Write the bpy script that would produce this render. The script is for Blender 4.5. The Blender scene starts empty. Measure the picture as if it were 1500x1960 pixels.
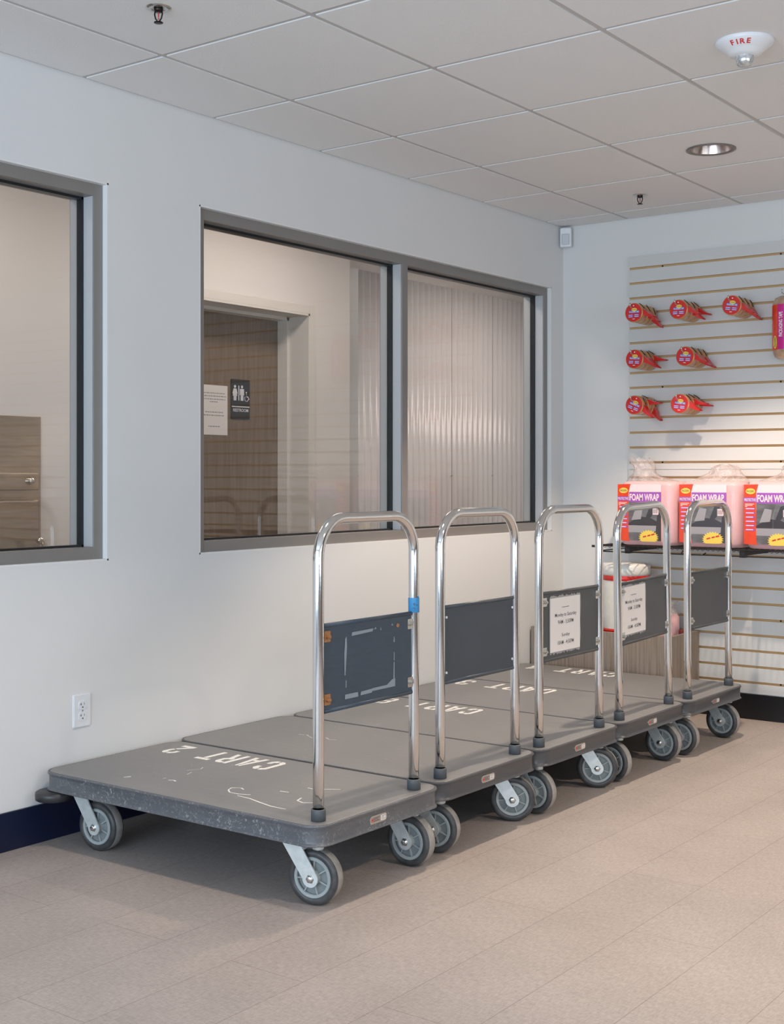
import bpy, bmesh, math, random
from mathutils import Matrix, Vector
PI = math.pi
random.seed(7)
S = bpy.context.scene
COL = S.collection

# ------------------------------------------------------------------ camera
cam_data = bpy.data.cameras.new('camera')
cam = bpy.data.objects.new('camera', cam_data); COL.objects.link(cam)
cam.location = (3.4173, -6.122, 1.173)
cam.rotation_euler = (PI/2, 0, 0.6393)
cam_data.sensor_fit = 'HORIZONTAL'
cam_data.sensor_width = 36.0
cam_data.lens = 36.0*2502.2/1500
cam_data.shift_y = -67.0/1500
cam_data.clip_start = 0.05
S.camera = cam

# ------------------------------------------------------------------ exposure
S.view_settings.view_transform = 'Standard'
S.view_settings.look = 'None'
S.view_settings.gamma = 1
S.view_settings.use_curve_mapping = False
S.view_settings.exposure = 0.10

# ------------------------------------------------------------------ world
W = bpy.data.worlds.new('world'); S.world = W; W.use_nodes = True
W.node_tree.nodes['Background'].inputs[0].default_value = (0.75, 0.86, 1.0, 1)
W.node_tree.nodes['Background'].inputs[1].default_value = 0.6

# ------------------------------------------------------------------ lights
def area(name, loc, rot, sx, sy, power, color):
    d = bpy.data.lights.new(name, 'AREA'); d.shape = 'RECTANGLE'
    d.size = sx; d.size_y = sy; d.energy = power; d.color = color
    o = bpy.data.objects.new(name, d); COL.objects.link(o)
    o.location = loc; o.rotation_euler = rot
    return o
# daylight through the storefront glass behind the camera and at its right
area('daylight_rear', (3.0, -8.75, 1.30), (PI/2+0.45, 0, 0), 5.4, 2.0, 285, (0.68, 0.83, 1.0))
area('daylight_side', (6.75, -5.0, 1.35), (PI/2+0.4, 0, PI/2), 4.6, 1.8, 60, (0.80, 0.90, 1.0))
# corridor ceiling fittings behind the glass
area('corridor_lamp_far', (-1.0, 1.6, 2.66), (0, 0, 0), 0.3, 1.2, 10, (1.0, 0.86, 0.80))
area('corridor_lamp_mid', (-0.85, -0.9, 2.66), (0, 0, 0), 0.3, 1.2, 13, (1.0, 0.87, 0.80))
area('corridor_lamp_near', (-0.85, -3.2, 2.66), (0, 0, 0), 0.3, 1.2, 12, (1.0, 0.87, 0.80))
DOWNLIGHT_POWER = 115
DOWNLIGHT_SCALE = [1.35, 0.5, 1.4, 1.3, 0.2, 0.4]
DOWNLIGHT_CONE = [(104, 0.35), (88, 0.5), (118, 0.4), (140, 0.6), (120, 0.9), (120, 0.9)]
DOWNLIGHTS = [(1.299, -1.111), (1.299, -3.555), (3.743, -1.111), (3.743, -3.555), (1.299, -6.0), (3.743, -6.0)]

# ------------------------------------------------------------------ materials
MATS = {}
def mat(name, col, rough=0.5, metal=0.0, coat=0.0, spec=0.5, noise=0.0, nscale=20.0, bump=0.0, bscale=200.0, stretch=None, emit=None, alpha=1.0, trans=0.0):
    if name in MATS: return MATS[name]
    m = bpy.data.materials.new(name); m.use_nodes = True
    nt = m.node_tree; b = nt.nodes['Principled BSDF']
    b.inputs['Base Color'].default_value = (*col, 1)
    b.inputs['Roughness'].default_value = rough
    b.inputs['Metallic'].default_value = metal
    b.inputs['Coat Weight'].default_value = coat
    b.inputs['Specular IOR Level'].default_value = spec
    b.inputs['Alpha'].default_value = alpha
    b.inputs['Transmission Weight'].default_value = trans
    if noise or bump:
        tc = nt.nodes.new('ShaderNodeTexCoord'); mp = nt.nodes.new('ShaderNodeMapping')
        nt.links.new(tc.outputs['Object'], mp.inputs[0])
        if stretch: mp.inputs['Scale'].default_value = stretch
    if noise:
        n = nt.nodes.new('ShaderNodeTexNoise'); n.inputs['Scale'].default_value = nscale; n.inputs['Detail'].default_value = 5
        nt.links.new(mp.outputs[0], n.inputs['Vector'])
        r = nt.nodes.new('ShaderNodeValToRGB')
        r.color_ramp.elements[0].position = 0.3; r.color_ramp.elements[1].position = 0.7
        r.color_ramp.elements[0].color = (*[c*(1-noise) for c in col], 1)
        r.color_ramp.elements[1].color = (*[min(1, c*(1+noise)) for c in col], 1)
        nt.links.new(n.outputs['Fac'], r.inputs[0]); nt.links.new(r.outputs[0], b.inputs['Base Color'])
    if bump:
        n2 = nt.nodes.new('ShaderNodeTexNoise'); n2.inputs['Scale'].default_value = bscale; n2.inputs['Detail'].default_value = 3
        nt.links.new(mp.outputs[0], n2.inputs['Vector'])
        bp = nt.nodes.new('ShaderNodeBump'); bp.inputs['Strength'].default_value = bump; bp.inputs['Distance'].default_value = 0.002
        nt.links.new(n2.outputs['Fac'], bp.inputs['Height']); nt.links.new(bp.outputs[0], b.inputs['Normal'])
    if emit:
        b.inputs['Emission Color'].default_value = (*emit[0], 1); b.inputs['Emission Strength'].default_value = emit[1]
    MATS[name] = m
    return m

M_wall = mat('painted_wall', (0.70, 0.71, 0.71), 0.6, bump=0.12, bscale=260, noise=0.015, nscale=2.0)
M_wallback = mat('painted_wall_back', (0.67, 0.675, 0.665), 0.6, bump=0.12, bscale=260)
M_hall = mat('corridor_paint', (0.70, 0.67, 0.64), 0.6, bump=0.1, bscale=240)
M_bead = mat('corner_bead_paint', (0.74, 0.75, 0.75), 0.5)
M_frame = mat('window_frame_metal', (0.26, 0.25, 0.24), 0.42, metal=0.35, noise=0.03, nscale=6)
M_framelit = mat('window_frame_lit_side', (0.50, 0.52, 0.54), 0.45, metal=0.2)  # lit copy of the frame metal, daylight put into the colour
M_gasket = mat('black_gasket', (0.008, 0.011, 0.014), 0.35)
M_base = mat('navy_baseboard', (0.004, 0.008, 0.032), 0.35)
M_baseb = mat('black_baseboard', (0.006, 0.006, 0.008), 0.4)
M_tile = mat('ceiling_tile', (0.76, 0.765, 0.76), 0.9, bump=0.5, bscale=420, noise=0.02, nscale=300)
M_grid = mat('ceiling_grid', (0.50, 0.49, 0.48), 0.6)
M_chrome = mat('polished_steel', (0.72, 0.71, 0.70), 0.09, metal=1.0, bump=0.02, bscale=60)
M_zinc = mat('zinc_plated', (0.62, 0.67, 0.67), 0.42, metal=0.5, noise=0.08, nscale=60)
M_zinc2 = mat('zinc_hardware', (0.62, 0.62, 0.60), 0.25, metal=1.0)
M_rust = mat('coppery_hardware', (0.45, 0.24, 0.12), 0.4, metal=0.7, noise=0.2, nscale=150)
M_hub = mat('grey_wheel_hub', (0.30, 0.33, 0.335), 0.5, noise=0.06, nscale=40)
M_hubd = mat('grey_wheel_hub_web', (0.19, 0.215, 0.22), 0.55, noise=0.08, nscale=40)
M_tire = mat('rubber_tire', (0.045, 0.046, 0.048), 0.45, noise=0.45, nscale=30)
M_tread = mat('worn_rubber_tread', (0.26, 0.25, 0.24), 0.75, noise=0.15, nscale=60)
M_bumper = mat('black_rubber', (0.03, 0.03, 0.033), 0.4, noise=0.2, nscale=30)
M_sleeve = mat('grey_plastic_sleeve', (0.075, 0.085, 0.095), 0.5)
M_white = mat('white_plastic', (0.74, 0.76, 0.79), 0.35)
M_whitep = mat('white_paint_marks', (0.82, 0.82, 0.79), 0.7, noise=0.10, nscale=120)
M_paper = mat('paper', (0.74, 0.71, 0.69), 0.7)
M_ink = mat('grey_ink', (0.10, 0.10, 0.11), 0.7)
M_inkf = mat('faded_ink', (0.28, 0.27, 0.28), 0.7)
M_black = mat('black_metal', (0.008, 0.008, 0.009), 0.35)
M_dark = mat('dark_hole', (0.01, 0.01, 0.01), 0.8)
M_red = mat('red_plastic', (0.62, 0.015, 0.012), 0.35, coat=0.3)
M_redt = mat('red_lettering', (0.62, 0.03, 0.03), 0.6)
M_blue = mat('blue_print', (0.05, 0.10, 0.50), 0.4)
M_yel = mat('yellow_print', (0.85, 0.62, 0.10), 0.4)
M_greeni = mat('dark_green_print', (0.02, 0.10, 0.05), 0.5)
M_whitet = mat('white_print', (0.85, 0.83, 0.86), 0.4)
M_orange = mat('orange_red_print', (0.75, 0.055, 0.012), 0.35, coat=0.4, noise=0.1, nscale=30)
M_purple = mat('purple_print', (0.34, 0.08, 0.45), 0.35, coat=0.4)
M_mag = mat('magenta_print', (0.55, 0.0, 0.22), 0.35, coat=0.4)
M_pinkw = mat('pale_pink_print', (0.86, 0.68, 0.70), 0.4)
M_photo = mat('grey_photo_print', (0.13, 0.125, 0.13), 0.3, coat=0.6, noise=0.5, nscale=9, stretch=(1, 1, 3))
M_photol = mat('light_grey_photo_print', (0.34, 0.32, 0.34), 0.3, coat=0.6)
M_photod = mat('dark_photo_print', (0.035, 0.03, 0.035), 0.3, coat=0.6)
M_foam = mat('pink_foam', (0.72, 0.42, 0.43), 0.5, coat=0.4, noise=0.05, nscale=14)
M_tapet = mat('tan_tape_roll', (0.48, 0.25, 0.09), 0.3, coat=0.5, noise=0.35, nscale=40, stretch=(1, 9, 1))
M_mdf = mat('mdf_groove', (0.56, 0.38, 0.19), 0.7)
M_slat = mat('grey_slat_laminate', (0.58, 0.585, 0.575), 0.45)
M_steel = mat('brushed_stainless', (0.40, 0.34, 0.27), 0.3, metal=0.9, noise=0.08, nscale=8, stretch=(1, 1, 12))
M_steelc = mat('bright_stainless', (0.7, 0.66, 0.6), 0.15, metal=1.0)
M_frp = mat('white_corrugated_panel', (0.74, 0.72, 0.71), 0.28, coat=0.3)
M_bucket = mat('white_wrap_roll', (0.78, 0.76, 0.70), 0.35, coat=0.4, noise=0.04, nscale=50)
M_bluet = mat('blue_painters_tape', (0.04, 0.24, 0.50), 0.6)
M_lens = mat('clear_strobe_lens', (0.62, 0.64, 0.65), 0.08, metal=0.6, noise=0.4, nscale=90)
M_brown = mat('anodised_bronze', (0.03, 0.02, 0.02), 0.3, metal=0.8)
M_bulb = mat('red_glass_bulb', (0.5, 0.08, 0.06), 0.1)
M_can = mat('bronze_reflector', (0.55, 0.46, 0.42), 0.22, metal=0.9)
M_cantrim = mat('downlight_trim', (0.22, 0.20, 0.18), 0.35, metal=0.5)
M_lampglow = mat('lamp_glow', (1, 0.9, 0.8), 0.5, emit=((1.0, 0.85, 0.72), 0.9))
M_hallfloor = mat('corridor_floor', (0.30, 0.27, 0.25), 0.5)

def mat_glass(name, tint, refl=0.55):
    m = bpy.data.materials.new(name); m.use_nodes = True; nt = m.node_tree; nt.nodes.clear()
    o = nt.nodes.new('ShaderNodeOutputMaterial'); mx = nt.nodes.new('ShaderNodeMixShader')
    t = nt.nodes.new('ShaderNodeBsdfTransparent'); g = nt.nodes.new('ShaderNodeBsdfGlossy')
    t.inputs[0].default_value = (*tint, 1); g.inputs['Roughness'].default_value = 0.0
    lwn = nt.nodes.new('ShaderNodeLayerWeight'); lwn.inputs[0].default_value = 0.5
    pw = nt.nodes.new('ShaderNodeMath'); pw.operation = 'POWER'; pw.inputs[1].default_value = 5.0
    ml = nt.nodes.new('ShaderNodeMath'); ml.operation = 'MULTIPLY_ADD'; ml.inputs[1].default_value = 0.96; ml.inputs[2].default_value = 0.04
    mu = nt.nodes.new('ShaderNodeMath'); mu.operation = 'MULTIPLY'; mu.inputs[1].default_value = refl
    nt.links.new(lwn.outputs['Facing'], pw.inputs[0]); nt.links.new(pw.outputs[0], ml.inputs[0]); nt.links.new(ml.outputs[0], mu.inputs[0]); nt.links.new(mu.outputs[0], mx.inputs[0])
    nt.links.new(t.outputs[0], mx.inputs[1]); nt.links.new(g.outputs[0], mx.inputs[2]); nt.links.new(mx.outputs[0], o.inputs[0])
    MATS[name] = m; return m
M_glass = mat_glass('window_glass', (0.985, 0.985, 0.975), 0.95)
def mat_plastic():
    m = bpy.data.materials.new('crinkled_clear_plastic'); m.use_nodes = True; nt = m.node_tree; nt.nodes.clear()
    o = nt.nodes.new('ShaderNodeOutputMaterial'); mx = nt.nodes.new('ShaderNodeMixShader')
    t = nt.nodes.new('ShaderNodeBsdfTransparent'); t.inputs[0].default_value = (0.97, 0.955, 0.95, 1)
    p = nt.nodes.new('ShaderNodeBsdfPrincipled'); p.inputs['Base Color'].default_value = (0.80, 0.74, 0.73, 1); p.inputs['Roughness'].default_value = 0.18
    n = nt.nodes.new('ShaderNodeTexNoise'); n.inputs['Scale'].default_value = 34; n.inputs['Detail'].default_value = 4
    tc = nt.nodes.new('ShaderNodeTexCoord'); nt.links.new(tc.outputs['Object'], n.inputs['Vector'])
    bp = nt.nodes.new('ShaderNodeBump'); bp.inputs['Strength'].default_value = 1.0; bp.inputs['Distance'].default_value = 0.02
    nt.links.new(n.outputs['Fac'], bp.inputs['Height']); nt.links.new(bp.outputs[0], p.inputs['Normal'])
    r = nt.nodes.new('ShaderNodeMapRange'); r.inputs['From Min'].default_value = 0.35; r.inputs['From Max'].default_value = 0.7
    r.inputs['To Min'].default_value = 0.12; r.inputs['To Max'].default_value = 0.42
    nt.links.new(n.outputs['Fac'], r.inputs[0]); nt.links.new(r.outputs[0], mx.inputs[0])
    nt.links.new(t.outputs[0], mx.inputs[1]); nt.links.new(p.outputs[0], mx.inputs[2]); nt.links.new(mx.outputs[0], o.inputs[0])
    return m
M_clear = mat_plastic()

def mat_floor():
    m = bpy.data.materials.new('vinyl_plank_floor'); m.use_nodes = True; nt = m.node_tree; L = nt.links
    b = nt.nodes['Principled BSDF']
    tc = nt.nodes.new('ShaderNodeTexCoord')
    sx = nt.nodes.new('ShaderNodeSeparateXYZ'); L.new(tc.outputs['Object'], sx.inputs[0])
    cx = nt.nodes.new('ShaderNodeCombineXYZ'); L.new(sx.outputs[1], cx.inputs[0]); L.new(sx.outputs[0], cx.inputs[1])
    mp = nt.nodes.new('ShaderNodeMapping'); mp.inputs['Location'].default_value = (0.15, -0.069+0.2286*40, 0); L.new(cx.outputs[0], mp.inputs[0])
    br = nt.nodes.new('ShaderNodeTexBrick'); L.new(mp.outputs[0], br.inputs[0])
    br.inputs['Scale'].default_value = 1; br.inputs['Brick Width'].default_value = 1.22; br.inputs['Row Height'].default_value = 0.2286
    br.inputs['Mortar Size'].default_value = 0.0009; br.inputs['Mortar Smooth'].default_value = 0.3; br.offset = 0.37; br.offset_frequency = 2
    br.inputs['Color1'].default_value = (0.346, 0.308, 0.290, 1); br.inputs['Color2'].default_value = (0.360, 0.320, 0.301, 1)
    br.inputs['Mortar'].default_value = (0.20, 0.165, 0.15, 1)
    mp2 = nt.nodes.new('ShaderNodeMapping'); mp2.inputs['Scale'].default_value = (60, 14, 1); L.new(tc.outputs['Object'], mp2.inputs[0])
    n = nt.nodes.new('ShaderNodeTexNoise'); n.inputs['Scale'].default_value = 3.2; n.inputs['Detail'].default_value = 6; n.inputs['Roughness'].default_value = 0.7; L.new(mp2.outputs[0], n.inputs['Vector'])
    mp3 = nt.nodes.new('ShaderNodeMapping'); mp3.inputs['Scale'].default_value = (14, 60, 1); L.new(tc.outputs['Object'], mp3.inputs[0])
    n3 = nt.nodes.new('ShaderNodeTexNoise'); n3.inputs['Scale'].default_value = 3.2; n3.inputs['Detail'].default_value = 6; n3.inputs['Roughness'].default_value = 0.7; L.new(mp3.outputs[0], n3.inputs['Vector'])
    av = nt.nodes.new('ShaderNodeMath'); av.operation = 'ADD'; L.new(n.outputs['Fac'], av.inputs[0]); L.new(n3.outputs['Fac'], av.inputs[1])
    r = nt.nodes.new('ShaderNodeMapRange'); r.inputs['From Min'].default_value = 0.7; r.inputs['From Max'].default_value = 1.3
    r.inputs['To Min'].default_value = 0.76; r.inputs['To Max'].default_value = 1.22; L.new(av.outputs[0], r.inputs[0])
    n2 = nt.nodes.new('ShaderNodeTexNoise'); n2.inputs['Scale'].default_value = 3.5; n2.inputs['Detail'].default_value = 5; L.new(tc.outputs['Object'], n2.inputs['Vector'])
    r2 = nt.nodes.new('ShaderNodeMapRange'); r2.inputs['From Min'].default_value = 0.3; r2.inputs['From Max'].default_value = 0.7
    r2.inputs['To Min'].default_value = 0.93; r2.inputs['To Max'].default_value = 1.05; L.new(n2.outputs['Fac'], r2.inputs[0])
    mu = nt.nodes.new('ShaderNodeMath'); mu.operation = 'MULTIPLY'; L.new(r.outputs[0], mu.inputs[0]); L.new(r2.outputs[0], mu.inputs[1])
    vm = nt.nodes.new('ShaderNodeVectorMath'); vm.operation = 'SCALE'; L.new(br.outputs['Color'], vm.inputs[0]); L.new(mu.outputs[0], vm.inputs['Scale'])
    L.new(vm.outputs[0], b.inputs['Base Color'])
    b.inputs['Roughness'].default_value = 0.55; b.inputs['Specular IOR Level'].default_value = 0.4
    bp = nt.nodes.new('ShaderNodeBump'); bp.inputs['Strength'].default_value = 0.25; bp.inputs['Distance'].default_value = 0.002
    L.new(av.outputs[0], bp.inputs['Height']); L.new(bp.outputs[0], b.inputs['Normal'])
    return m
M_floor = mat_floor()

def mat_scratched(name, col, light, rough, amount=0.62, grainy=True):
    m = bpy.data.materials.new(name); m.use_nodes = True; nt = m.node_tree; L = nt.links
    b = nt.nodes['Principled BSDF']
    tc = nt.nodes.new('ShaderNodeTexCoord'); oi = nt.nodes.new('ShaderNodeObjectInfo')
    ad = nt.nodes.new('ShaderNodeVectorMath'); ad.operation = 'ADD'
    sc = nt.nodes.new('ShaderNodeMath'); sc.operation = 'MULTIPLY'; sc.inputs[1].default_value = 13.0; L.new(oi.outputs['Random'], sc.inputs[0])
    L.new(tc.outputs['Object'], ad.inputs[0]); L.new(sc.outputs[0], ad.inputs[1])
    mp = nt.nodes.new('ShaderNodeMapping'); mp.inputs['Scale'].default_value = (3, 22, 22) if grainy else (6, 6, 30); L.new(ad.outputs[0], mp.inputs[0])
    n = nt.nodes.new('ShaderNodeTexNoise'); n.inputs['Scale'].default_value = 3; n.inputs['Detail'].default_value = 8; n.inputs['Roughness'].default_value = 0.7; L.new(mp.outputs[0], n.inputs['Vector'])
    r = nt.nodes.new('ShaderNodeValToRGB'); L.new(n.outputs['Fac'], r.inputs[0])
    r.color_ramp.elements[0].position = 0.3; r.color_ramp.elements[1].position = 0.7
    r.color_ramp.elements[0].color = (*[c*0.85 for c in col], 1); r.color_ramp.elements[1].color = (*[c*1.15 for c in col], 1)
    n2 = nt.nodes.new('ShaderNodeTexNoise'); n2.inputs['Scale'].default_value = 30 if grainy else 70; n2.inputs['Detail'].default_value = 7; n2.inputs['Roughness'].default_value = 0.75; n2.inputs['Distortion'].default_value = 1.5
    L.new(ad.outputs[0], n2.inputs['Vector'])
    r2 = nt.nodes.new('ShaderNodeMapRange'); r2.inputs['From Min'].default_value = amount; r2.inputs['From Max'].default_value = amount+0.06; L.new(n2.outputs['Fac'], r2.inputs[0])
    n3 = nt.nodes.new('ShaderNodeTexNoise'); n3.inputs['Scale'].default_value = 4; n3.inputs['Detail'].default_value = 3; L.new(ad.outputs[0], n3.inputs['Vector'])
    r3 = nt.nodes.new('ShaderNodeMapRange'); r3.inputs['From Min'].default_value = 0.38; r3.inputs['From Max'].default_value = 0.6; L.new(n3.outputs['Fac'], r3.inputs[0])
    mu = nt.nodes.new('ShaderNodeMath'); mu.operation = 'MULTIPLY'; L.new(r2.outputs[0], mu.inputs[0]); L.new(r3.outputs[0], mu.inputs[1])
    mx = nt.nodes.new('ShaderNodeMix'); mx.data_type = 'RGBA'; L.new(mu.outputs[0], mx.inputs[0]); L.new(r.outputs[0], mx.inputs[6]); mx.inputs[7].default_value = (*light, 1)
    L.new(mx.outputs[2], b.inputs['Base Color']); b.inputs['Roughness'].default_value = rough
    rr = nt.nodes.new('ShaderNodeMapRange'); rr.inputs['To Min'].default_value = rough-0.1; rr.inputs['To Max'].default_value = rough+0.12; L.new(n.outputs['Fac'], rr.inputs[0]); L.new(rr.outputs[0], b.inputs['Roughness'])
    MATS[name] = m; return m
M_deck = mat_scratched('grey_painted_deck', (0.195, 0.198, 0.203), (0.34, 0.31, 0.27), 0.42, 0.61)
M_rim = mat_scratched('grey_painted_rim', (0.10, 0.105, 0.115), (0.34, 0.34, 0.34), 0.34, 0.555, False)
M_rimn = mat_scratched('dark_grey_painted_rim', (0.062, 0.064, 0.07), (0.22, 0.20, 0.19), 0.32, 0.68, False)
M_panel1 = mat_scratched('slate_blue_panel', (0.035, 0.058, 0.085), (0.10, 0.13, 0.16), 0.42, 0.66, False)
M_panel2 = mat('dark_blue_grey_panel', (0.040, 0.055, 0.072), 0.42, noise=0.05, nscale=8)
M_panel3 = mat('charcoal_panel', (0.062, 0.067, 0.070), 0.42, noise=0.06, nscale=8)

def mat_wood(name, c1, c2, sc, rough=0.5):
    m = bpy.data.materials.new(name); m.use_nodes = True; nt = m.node_tree; L = nt.links; b = nt.nodes['Principled BSDF']
    tc = nt.nodes.new('ShaderNodeTexCoord'); mp = nt.nodes.new('ShaderNodeMapping'); mp.inputs['Scale'].default_value = sc; L.new(tc.outputs['Object'], mp.inputs[0])
    n = nt.nodes.new('ShaderNodeTexNoise'); n.inputs['Scale'].default_value = 1; n.inputs['Detail'].default_value = 7; n.inputs['Roughness'].default_value = 0.65; L.new(mp.outputs[0], n.inputs['Vector'])
    r = nt.nodes.new('ShaderNodeValToRGB'); r.color_ramp.elements[0].position = 0.35; r.color_ramp.elements[1].position = 0.65
    r.color_ramp.elements[0].color = (*c1, 1); r.color_ramp.elements[1].color = (*c2, 1)
    L.new(n.outputs['Fac'], r.inputs[0]); L.new(r.outputs[0], b.inputs['Base Color']); b.inputs['Roughness'].default_value = rough
    MATS[name] = m; return m
M_bin = mat_wood('grey_oak_laminate', (0.20, 0.15, 0.115), (0.34, 0.275, 0.22), (90, 90, 3))
M_door = mat_wood('brown_wood_door', (0.150, 0.105, 0.068), (0.205, 0.148, 0.100), (60, 60, 3), 0.4)

# ------------------------------------------------------------------ mesh helpers
def V(*a): return Vector(a)
def nb(): return bmesh.new()
def add_box(bm, x0, x1, y0, y1, z0, z1, mi=0, M=None, bev=0.0):
    vs = [bm.verts.new(c) for c in [(x0,y0,z0),(x1,y0,z0),(x1,y1,z0),(x0,y1,z0),(x0,y0,z1),(x1,y0,z1),(x1,y1,z1),(x0,y1,z1)]]
    fs = [bm.faces.new([vs[i] for i in f]) for f in [(0,3,2,1),(4,5,6,7),(0,1,5,4),(1,2,6,5),(2,3,7,6),(3,0,4,7)]]
    for f in fs: f.material_index = mi
    if bev:
        es = list({e for f in fs for e in f.edges})
        g = bmesh.ops.bevel(bm, geom=es, offset=bev, segments=2, affect='EDGES', profile=0.5)
        vs = list({v for f in g['faces'] for v in f.verts} | {v for v in vs if v.is_valid})
        for f in {f for v in vs for f in v.link_faces}: f.material_index = mi
    if M is not None: bmesh.ops.transform(bm, matrix=M, verts=[v for v in vs if v.is_valid])
def loft(bm, rings, cap0=True, cap1=True, mi=0, smooth=True, closed=True):
    R = [[bm.verts.new(p) for p in r] for r in rings]
    n = len(R[0])
    for a, b in zip(R, R[1:]):
        for i in range(n if closed else n-1):
            j = (i+1) % n
            f = bm.faces.new((a[i], a[j], b[j], b[i])); f.material_index = mi; f.smooth = smooth
    if cap0: f = bm.faces.new(R[0][::-1]); f.material_index = mi
    if cap1: f = bm.faces.new(R[-1]); f.material_index = mi
    return R
def ortho(d):
    d = d.normalized(); a = V(0,0,1) if abs(d.z) < 0.9 else V(1,0,0)
    u = d.cross(a).normalized(); return u, d.cross(u).normalized()
def tube(bm, pts, r, seg=16, mi=0, caps=True, closed=False):
    pts = [Vector(p) for p in pts]; rings = []
    n = len(pts); u = None
    for i, p in enumerate(pts):
        if closed: d = pts[(i+1) % n]-pts[i-1]
        else: d = pts[min(i+1, n-1)]-pts[max(i-1, 0)]
        d.normalize()
        if u is None: u, v = ortho(d)
        else:
            u = (u-d*u.dot(d)).normalized(); v = d.cross(u)
        rings.append([p+(u*math.cos(t)+v*math.sin(t))*r for t in [2*PI*k/seg for k in range(seg)]])
    if closed: rings.append(rings[0])
    loft(bm, rings, caps and not closed, caps and not closed, mi)
def lathe(bm, prof, seg=32, axis='z', M=None, mis=None, cap0=False, cap1=False):
    rings = []
    for (r, z) in prof:
        ring = []
        for k in range(seg):
            t = 2*PI*k/seg; c, s = r*math.cos(t), r*math.sin(t)
            p = V(c, s, z) if axis == 'z' else (V(c, z, s) if axis == 'y' else V(z, c, s))
            ring.append(M @ p if M is not None else p)
        rings.append(ring)
    Rv = [[bm.verts.new(p) for p in r] for r in rings]
    for a in range(len(Rv)-1):
        for i in range(seg):
            j = (i+1) % seg
            f = bm.faces.new((Rv[a][i], Rv[a][j], Rv[a+1][j], Rv[a+1][i])); f.smooth = True
            f.material_index = mis[a] if mis else 0
    if cap0: bm.faces.new(Rv[0][::-1]).material_index = mis[0] if mis else 0
    if cap1: bm.faces.new(Rv[-1]).material_index = mis[-1] if mis else 0
def prism(bm, poly, d0, d1, M, mi=0, smooth=False):
    """poly in local (x,y), extruded d0..d1 along local z, placed by M"""
    a = [bm.verts.new(M @ V(x, y, d0)) for x, y in poly]; b = [bm.verts.new(M @ V(x, y, d1)) for x, y in poly]
    n = len(poly)
    f = bm.faces.new(a[::-1]); f.material_index = mi
    f = bm.faces.new(b); f.material_index = mi
    for i in range(n):
        j = (i+1) % n
        f = bm.faces.new((a[i], a[j], b[j], b[i])); f.material_index = mi; f.smooth = smooth
def fr(o, right, up):
    """frame matrix: local x = right, local y = up, local z = outward"""
    r = Vector(right).normalized(); u = Vector(up).normalized(); n = r.cross(u)
    return Matrix(((r.x,u.x,n.x,o[0]),(r.y,u.y,n.y,o[1]),(r.z,u.z,n.z,o[2]),(0,0,0,1)))
def circ(cx, cy, rx, ry=None, n=24, a0=0, a1=2*PI):
    ry = rx if ry is None else ry
    full = abs(a1-a0-2*PI) < 1e-6
    return [(cx+rx*math.cos(a0+(a1-a0)*k/(n if full else n-1)), cy+ry*math.sin(a0+(a1-a0)*k/(n if full else n-1))) for k in range(n)]
def rect(x0, x1, y0, y1): return [(x0,y0),(x1,y0),(x1,y1),(x0,y1)]
def rrect(x0, x1, y0, y1, r, n=6):
    out = []
    for cx, cy, a in ((x1-r,y1-r,0),(x0+r,y1-r,PI/2),(x0+r,y0+r,PI),(x1-r,y0+r,1.5*PI)):
        out += [(cx+r*math.cos(a+PI/2*k/n), cy+r*math.sin(a+PI/2*k/n)) for k in range(n+1)]
    return out
def text_into(bm, s, M, w=None, h=None, bold=0.0, depth=0.0004, mi=0, align='CENTER'):
    """builtin-font text scaled to width w and cap height h, centred on M"""
    cu = bpy.data.curves.new('tmp', 'FONT'); cu.body = s; cu.size = 1; cu.offset = bold; cu.extrude = 0; cu.resolution_u = 3
    o = bpy.data.objects.new('tmp', cu); COL.objects.link(o)
    dg = bpy.context.evaluated_depsgraph_get(); dg.update()
    me = bpy.data.meshes.new_from_object(o.evaluated_get(dg))
    bpy.data.objects.remove(o); bpy.data.curves.remove(cu)
    xs = [v.co.x for v in me.vertices]; ys = [v.co.y for v in me.vertices]
    if not xs: return
    x0, x1, y0, y1 = min(xs), max(xs), min(ys), max(ys)
    sx = (w/(x1-x0)) if w else h/(y1-y0); sy = (h/(y1-y0)) if h else sx
    T = M @ Matrix.Diagonal((sx, sy, 1, 1)) @ Matrix.Translation((-(x0+x1)/2 if align == 'CENTER' else -x0, -(y0+y1)/2, depth))
    base = len(bm.verts); vs = [bm.verts.new(T @ v.co) for v in me.vertices]
    for p in me.polygons:
        try: f = bm.faces.new([vs[i] for i in p.vertices]); f.material_index = mi
        except ValueError: pass
    bpy.data.meshes.remove(me)
def obj(name, bm, mats, parent=None, smooth=None, recalc=True, loc=None):
    if recalc: bmesh.ops.recalc_face_normals(bm, faces=bm.faces[:])
    me = bpy.data.meshes.new(name); bm.to_mesh(me); bm.free()
    for m in (mats if isinstance(mats, (list, tuple)) else [mats]): me.materials.append(m)
    if smooth:
        for p in me.polygons: p.use_smooth = True
    o = bpy.data.objects.new(name, me); COL.objects.link(o)
    if parent: o.parent = parent
    if loc: o.location = loc
    return o
def thing(name, label, cat, loc=(0,0,0), rz=0, group=None):
    o = bpy.data.objects.new(name, None); COL.objects.link(o); o.empty_display_size = 0.1
    o.location = loc; o.rotation_euler = (0, 0, rz); o['label'] = label; o['category'] = cat
    if group: o['group'] = group
    return o
def tag(o, label, cat, group=None, kind=None):
    o['label'] = label; o['category'] = cat
    if group: o['group'] = group
    if kind: o['kind'] = kind
    return o
def struct(o, label=None, cat=None):
    o['kind'] = 'structure'
    if label: o['label'] = label; o['category'] = cat
    return o
def copy_tree(o, parent=None):
    c = o.copy(); COL.objects.link(c); c.parent = parent
    for ch in list(o.children): copy_tree(ch, c)
    return c

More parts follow.
